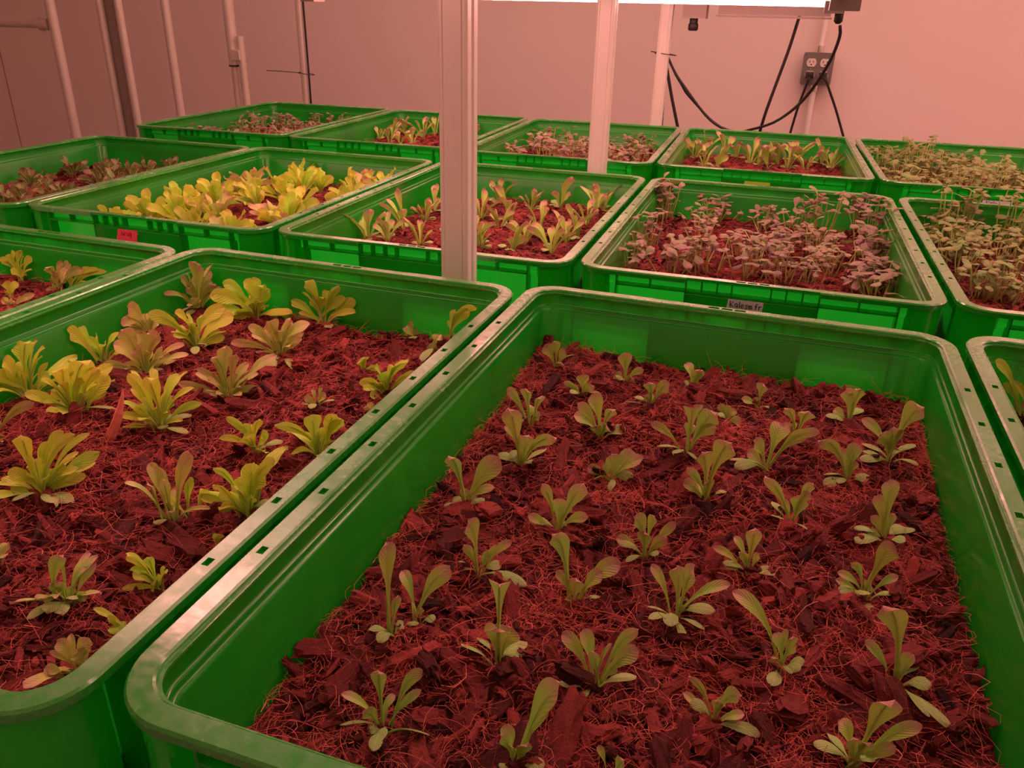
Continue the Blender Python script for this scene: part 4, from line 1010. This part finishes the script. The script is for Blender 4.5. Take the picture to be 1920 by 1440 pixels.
# cable and zip tie on the corner pipe
cx = x6 + 0.0185
mb = MB()
zz = np.linspace(0.9, TOP - 0.004, 14)
mb.tube(np.stack([cx + 0.0012 * np.sin(zz * 7), np.full(14, 1.612), zz], 1), 0.0030, 8)
tag(link('power_cable', mb.build_mesh('corner_cable_mesh', M['black'])), 'thin black cable running straight up the corner pipe at left', 'cable')
def ztie(x, y, z, r, x2, tail, label):
    mb = MB()
    a = np.linspace(0, 2 * math.pi, 25)
    cxm = (x + x2) / 2; hw = abs(x2 - x) / 2 + r
    mb.tube(np.stack([cxm + hw * np.cos(a), y + (r + 0.0012) * np.sin(a), z - 0.003 * np.cos(a)], 1), 0.0011, 6, False)
    mb.box((cxm - hw - 0.001, y - 0.004, z + 0.002), (0.006, 0.005, 0.005))
    mb.tube([(cxm - hw, y - 0.006, z + 0.002), (cxm - hw - tail * 0.5, y - 0.012, z + 0.004), (cxm - hw - tail, y - 0.02, z + 0.005)], 0.0013, 6)
    return tag(link('zip_tie', mb.build_mesh('zip_tie_mesh', M['black'])), label, 'zip tie', 'zip ties')
zz6 = float(at_y(572, 138, 1.62)[2])
ztie(x6, 1.62, zz6, 0.0145, cx, 0.115, 'black zip tie with a long loose tail around the corner pipe at left')

# ------------------------------------------------------------------ lights: LED bars over the rows
def led_bar(x0, x1, y, z, label, yaw=0.0, fittings=False):
    o = empty('grow_light', ((x0 + x1) / 2, y, z), yaw)
    ln = x1 - x0
    mb = MB(); mb.box((0, 0, 0.020), (ln, 0.048, 0.018)); mb.box((0, 0, 0.035), (ln, 0.020, 0.014))
    link('housing', mb.build_mesh('led_housing_mesh', M['white_plastic'], False), o)
    mb = MB()
    k = 9; a = np.linspace(math.pi, 2 * math.pi, k)
    sec = np.stack([0.019 * np.cos(a), 0.0105 + 0.0105 * np.sin(a)], 1)
    m = 2
    xs = (-ln / 2 + 0.032, ln / 2 - 0.032)
    V = [(x, s[0], s[1]) for x in xs for s in sec]
    F = [(i, i + 1, k + i + 1, k + i) for i in range(k - 1)] + [(k - 1, 0, k, 2 * k - 1)]
    mb.add(V, F)
    link('led_strip', mb.build_mesh('led_strip_mesh', M['led'], True), o)
    for s in (-1, 1):
        mb = MB(); mb.box((s * (ln / 2 - 0.016), 0, 0.0045), (0.036, 0.050, 0.032))
        mb.box((s * (ln / 2 - 0.012), -0.0256, 0.003), (0.003, 0.002, 0.003)); mb.box((s * (ln / 2 - 0.022), -0.0256, 0.003), (0.010, 0.0014, 0.002))
        link('end_cap', mb.build_mesh('end_cap_mesh', M['grey_paint'], False), o)
    for s in (-1, 1):       # rods that hang the bar from the ceiling
        mb = MB(); mb.tube([(s * (ln / 2 - 0.2), 0, 0.040), (s * (ln / 2 - 0.2), 0, (TOP - z) / 2), (s * (ln / 2 - 0.2), 0, TOP - z - 0.001)], 0.003, 8)
        link('hanger_rod', mb.build_mesh('hanger_rod_mesh', M['pipe'], True, 40), o)
    return tag(o, label, 'lamp', 'grow lights'), ln
LZ = RIM + 0.279
lc, ln = led_bar(-0.935, 0.2855, 1.10, LZ, 'glowing pink LED grow light bar along the top edge, over the back row')
led_bar(0.648, 1.87, 1.10, LZ, 'LED grow light bar whose lit end shows in the top right corner')
led_bar(-0.935, 0.2855, 0.42, LZ, 'LED grow light bar over the middle row of crates')
led_bar(0.66, 1.88, 0.42, LZ, 'LED grow light bar over the middle row, toward the right wall')
led_bar(-1.34, -0.12, -0.26, LZ + 0.022, 'LED grow light bar over the front lettuce crates')
# fill panels added out of view on the ceiling to brighten walls and front crates
PST = 15.0
def added_fill_panel(x, y, lx, ly, k, label):
    strength = PST * k
    o = empty('added_fill_light', (x, y, TOP - 0.05))
    mb = MB(); mb.box((0, 0, 0.024), (lx + 0.03, ly + 0.03, 0.048))
    link('housing', mb.build_mesh('fill_housing_mesh', M['white_plastic'], False), o)
    pm, nt, out = new_mat('panel_diffuser')
    if True:
        e = N(nt, 'ShaderNodeEmission'); e.inputs[0].default_value = (*LED_WHITE, 1); e.inputs[1].default_value = strength
        L(nt, e.outputs[0], out.inputs[0])
    mb = MB(); mb.box((0, 0, -0.002), (lx, ly, 0.004))
    link('diffuser', mb.build_mesh('panel_diffuser_mesh', pm, False), o)
    return tag(o, label, 'lamp', 'added fill lights')
added_fill_panel(-1.3, 1.25, 1.2, 0.14, 1.15, 'added fill light panel above the left end of the back row')
added_fill_panel(0.5, 1.25, 1.2, 0.14, 1.45, 'added fill light panel above the wall outlet')
added_fill_panel(1.9, 1.25, 1.2, 0.14, 1.1, 'added fill light panel above the right wall end of the back row')
added_fill_panel(0.1, 0.2, 1.2, 0.14, 0.9, 'added fill light panel above the front row of crates')
added_fill_panel(1.8, 0.1, 1.2, 0.14, 0.8, 'added fill light panel near the right wall')
added_fill_panel(0.0, -1.5, 1.2, 0.14, 0.45, 'added fill light panel over the aisle in front of the crates')
# driver channel, mounting box and cable gland hanging behind the back bar
dr = empty('light_driver', (0, 1.27, 0))
a = at_y(1350, 13, 1.27); b = at_y(1557, 32, 1.27)
mb = MB(); mb.box(((a[0] + b[0]) / 2, 0, (a[2] + b[2]) / 2 + 0.004), (b[0] - a[0], 0.05, 0.022)); mb.box(((a[0] + b[0]) / 2, 0, b[2] - 0.003), (b[0] - a[0] + 0.006, 0.056, 0.004))
link('channel', mb.build_mesh('driver_channel_mesh', M['grey_paint'], False), dr)
a2 = at_y(1284, 10, 1.27); b2 = at_y(1325, 35, 1.27)
mb = MB(); mb.box(((a2[0] + b2[0]) / 2, 0, (a2[2] + b2[2]) / 2 + 0.003), (b2[0] - a2[0], 0.045, a2[2] - b2[2] + 0.006))
mb.box(((b2[0] + a[0]) / 2, 0, a[2] + 0.006), (a[0] - b2[0] + 0.03, 0.03, 0.006))
link('junction_box', mb.build_mesh('junction_box_mesh', M['grey_paint'], False), dr)
g = at_y(1301, 38, 1.27)
mb = MB(); mb.tube([(g[0], 0, g[2] + 0.004), (g[0], 0, g[2] - 0.006)], 0.0095, 12); mb.tube([(g[0], 0, g[2] - 0.006), (g[0], 0, g[2] - 0.009), (g[0], 0, g[2] - 0.019), (g[0], 0, g[2] - 0.022)], [0.0095, 0.0115, 0.0115, 0.009], 12)
link('cable_gland', mb.build_mesh('cable_gland_mesh', M['black'], True, 40), dr)
tag(dr, 'grey driver channel with a junction box and black gland under the back light', 'light driver')

# cables
def smooth_path(P, n=40):
    P = np.asarray(P, float)
    Q = np.concatenate([[2 * P[0] - P[1]], P, [2 * P[-1] - P[-2]]])
    out = []
    for i in range(1, len(Q) - 2):
        for t in np.linspace(0, 1, max(3, n // (len(P) - 1)), endpoint=False):
            a, b, c, d = Q[i - 1], Q[i], Q[i + 1], Q[i + 2]
            out.append(0.5 * (2 * b + (c - a) * t + (2 * a - 5 * b + 4 * c - d) * t ** 2 + (3 * b - a - 3 * c + d) * t ** 3))
    out.append(P[-1]); return np.array(out)
def cable(pts, r, label, extra=None, name='power_cable'):
    mb = MB(); mb.tube(smooth_path(pts), r, 8)
    if extra: extra(mb)
    return tag(link(name, mb.build_mesh('cable_mesh', M['black'])), label, 'cable', 'black cables')
Yc = [(1575, 48, 1.10), (1574, 70, 1.11), (1556, 115, 1.13), (1522, 168, 1.18), (1490, 203, 1.27), (1450, 230, 1.38), (1408, 243, 1.456), (1385, 247, 1.465), (1352, 239, 1.47), (1322, 215, 1.475), (1285, 165, 1.478), (1268, 140, 1.478), (1257, 118, 1.478), (1251, 104, 1.478)]
pts = [at_y(x, y, d) for x, y, d in Yc]
def plug(mb):
    t = at_y(1575, 20, 1.10); b_ = at_y(1575, 42, 1.10)
    mb.tube([(t[0], 1.10, t[2] + 0.001), (t[0], 1.10, b_[2] + 0.002), (t[0], 1.10, b_[2] - 0.003)], [0.0085, 0.0085, 0.004], 12)
cable(pts, 0.0034, 'long black cable drooping in a loop from the lit bar end to the post', plug)
cable([at_y(1253, 108, 1.487), at_y(1266, 138, 1.486), at_y(1277, 157, 1.486), at_y(1283, 168, 1.486), at_y(1290, 178, 1.49), at_y(1330, 222, 1.50), at_y(1362, 247, 1.51), at_y(1366, 262, 1.52)], 0.0030, 'second black cable slanting down beside the drooping loop near the post')
cable([at_y(1499, 30, 1.44), at_y(1480, 90, 1.44), at_y(1458, 150, 1.44), at_y(1436, 210, 1.44), at_y(1422, 256, 1.45)], 0.0038, 'straight black cable slanting down from the driver channel to the crate')
cable([at_y(1262, 8, 1.472), at_y(1256, 60, 1.472), at_y(1250, 110, 1.472), at_y(1244, 180, 1.472), at_y(1239, 250, 1.472)], 0.0042, 'thick black cable running down the right side of the strapped post')
cable([at_y(1249, 120, 1.50), at_y(1254, 150, 1.50), at_y(1261, 190, 1.50), at_y(1270, 235, 1.50), at_y(1275, 262, 1.50)], 0.0042, 'black cable splaying away from the strapped post at its foot')
zt3 = float(at_y(1236, 101, 1.45)[2])
ztie(-0.119, 1.462, zt3, 0.0155, -0.100, 0.012, 'black zip tie strapping cables to the back aluminium post')

# ------------------------------------------------------------------ outlet on the wall
WY = 2.30
a = at_y(1503, 129, WY); cxo = (at_y(1502, 129, WY)[0] + at_y(1563, 129, WY)[0]) / 2; czo = at_y(1533, 129, WY)[2]
ob = empty('outlet_box', (cxo, WY, czo))
def rbox(w, h, r, y0, y1, mat, name, n=4):
    o = rrect(w / 2, h / 2, r, n); m = MB()
    m.loops([np.c_[o[:, 0], np.full(len(o), y1), o[:, 1]], np.c_[o[:, 0], np.full(len(o), y0), o[:, 1]]], True, True)
    return m
BW, BH = 0.096, 0.100
mb = rbox(BW, BH, 0.006, -0.014, 0.030, None, '')
link('box', mb.build_mesh('outlet_box_mesh', M['box_grey'], True, 30), ob)
mb = rbox(BW + 0.002, BH + 0.002, 0.007, -0.017, -0.014, None, '')
link('cover_plate', mb.build_mesh('cover_plate_mesh', M['box_grey'], True, 30), ob)
for sx in (-1, 1):
    for sz in (-1, 1):
        m = MB()
        a_ = np.linspace(0, 2 * math.pi, 20, endpoint=False)
        o = np.stack([0.0158 * np.cos(a_), np.clip(0.0158 * np.sin(a_), -0.0128, 0.0128)], 1) + np.array([sx * 0.0215, sz * 0.0195])
        m.loops([np.c_[o[:, 0], np.full(20, -0.017), o[:, 1]], np.c_[o[:, 0], np.full(20, -0.0195), o[:, 1]]], False, True)
        so = link('receptacle', m.build_mesh('receptacle_mesh', M['socket'], True, 30), ob)
        m = MB()
        for dx, w_, h_, dz in ((-0.0062, 0.002, 0.0075, 0.003), (0.0062, 0.002, 0.006, 0.003), (0.0, 0.0042, 0.0042, -0.0062)):
            m.box((sx * 0.0215 + dx, -0.0196, sz * 0.0195 + dz), (w_, 0.001, h_))
        link('slots', m.build_mesh('slots_mesh', M['black'], False), so)
    m = MB(); m.tube([(sx * 0.0215, -0.017, 0), (sx * 0.0215, -0.0195, 0)], 0.0025, 10)
    link('screw', m.build_mesh('screw_mesh', M['chrome'], True, 30), ob)
for sx in (-1, 1):
    for sz in (-1, 1):
        m = MB(); m.tube([(sx * 0.041, -0.017, sz * 0.043), (sx * 0.041, -0.0185, sz * 0.043)], 0.003, 10)
        link('screw', m.build_mesh('screw_mesh', M['slot'], True, 30), ob)
tag(ob, 'grey double outlet box on the pink wall with two plugs in it', 'outlet')
for (zA, zB, lab) in ((czo + BH / 2 + 0.002, TOP - 0.003, 'metal conduit rising from the wall outlet box to the ceiling'), (0.003, czo - BH / 2 - 0.002, 'metal conduit running down the wall below the outlet box')):
    co_ = empty('conduit_pipe', (cxo, WY + 0.008, 0))
    mb = MB(); mb.tube([(0, 0, zA), (0, 0, (zA + zB) / 2), (0, 0, zB)], 0.0092, 16)
    link('tube', mb.build_mesh('conduit_mesh', M['alu'], True, 40), co_)
    mb = MB()
    s = 1 if zA > czo else -1
    e = zA if s > 0 else zB
    mb.tube([(0, 0, e + s * 0.001), (0, 0, e + s * 0.020)], 0.0122, 16); mb.tube([(0, -0.012, e + s * 0.008), (0, -0.016, e + s * 0.008)], 0.0035, 10)
    link('coupling', mb.build_mesh('coupling_mesh', M['chrome'], True, 40), co_)
    tag(co_, lab, 'conduit', 'wall conduit')
for sx, tail, lab in ((-1, [(1516, 150), (1508, 170), (1495, 205), (1480, 255)], 'black plug in the left half of the outlet with its cord hanging straight down'), (1, [(1549, 152), (1556, 172), (1568, 208), (1583, 262)], 'black plug in the right half of the outlet with its cord slanting right')):
    po = empty('power_plug', (cxo + sx * 0.0215, WY, czo - 0.0195))
    m = MB()
    m.loops([np.c_[rrect(0.0135, 0.0105, 0.004, 4)[:, 0], np.full(16, -0.0198), rrect(0.0135, 0.0105, 0.004, 4)[:, 1]], np.c_[rrect(0.0135, 0.0105, 0.004, 4)[:, 0], np.full(16, -0.036), rrect(0.0135, 0.0105, 0.004, 4)[:, 1]], np.c_[rrect(0.007, 0.007, 0.003, 4)[:, 0], np.full(16, -0.050), rrect(0.007, 0.007, 0.003, 4)[:, 1] - 0.003]], True, True)
    link('plug_head', m.build_mesh('plug_head_mesh', M['black'], True, 40), po)
    P0 = np.array([cxo + sx * 0.0215, WY - 0.045, czo - 0.0235])
    pp = [P0] + [at_y(x, y, WY - d) for (x, y), d in zip(tail, (0.055, 0.05, 0.04, 0.03))]
    m = MB(); m.tube(smooth_path(np.array(pp) - np.array([cxo + sx * 0.0215, WY, czo - 0.0195])), 0.0042, 8)
    link('cord', m.build_mesh('cord_mesh', M['black']), po)
    tag(po, lab, 'plug', 'plugs in the wall outlet')

# ------------------------------------------------------------------ room shell
def shell(name, c, s, mat, rz=0.0):
    mb = MB(); mb.box((0, 0, 0), s)
    o = link(name, mb.build_mesh(name + '_mesh', mat, False), None, c, rz)
    o['kind'] = 'structure'; return o
X0, X1, Y0, Y1 = -3.9, 2.6, -2.6, WALLY
shell('wall_back', ((X0 + X1) / 2, Y1 + 0.05, TOP / 2), (X1 - X0 + 0.2, 0.1, TOP), M['wall'])
shell('wall_front', ((X0 + X1) / 2, Y0 - 0.05, TOP / 2), (X1 - X0 + 0.2, 0.1, TOP), M['wall'])
shell('wall_left', (X0 - 0.05, (Y0 + Y1) / 2, TOP / 2), (0.1, Y1 - Y0, TOP), M['wall'])
shell('wall_right', (X1 + 0.05, (Y0 + Y1) / 2, TOP / 2), (0.1, Y1 - Y0, TOP), M['wall'])
shell('floor', ((X0 + X1) / 2, (Y0 + Y1) / 2, -0.05), (X1 - X0 + 0.2, Y1 - Y0 + 0.2, 0.1), M['floor'])
shell('ceiling', ((X0 + X1) / 2, (Y0 + Y1) / 2, TOP + 0.05), (X1 - X0 + 0.2, Y1 - Y0 + 0.2, 0.1), M['ceiling'])
sx_ = (at_y(8, 120, Y1)[0] + at_y(33, 250, Y1)[0]) / 2
shell('trim_1', (sx_, Y1 - 0.001, TOP / 2), (0.005, 0.002, TOP - 0.002), M['seam'])

# ------------------------------------------------------------------ world and view
w = bpy.data.worlds.new('world'); scene.world = w; w.use_nodes = True
w.node_tree.nodes['Background'].inputs[0].default_value = (0.0, 0.0, 0.0, 1)
vs = scene.view_settings
vs.view_transform = 'Standard'; vs.look = 'None'; vs.gamma = 1.0; vs.use_curve_mapping = False
vs.exposure = 0.6
scene.cycles.use_denoising = True
scene.cycles.max_bounces = 8
scene.cycles.diffuse_bounces = 5
scene.cycles.sample_clamp_indirect = 6.0
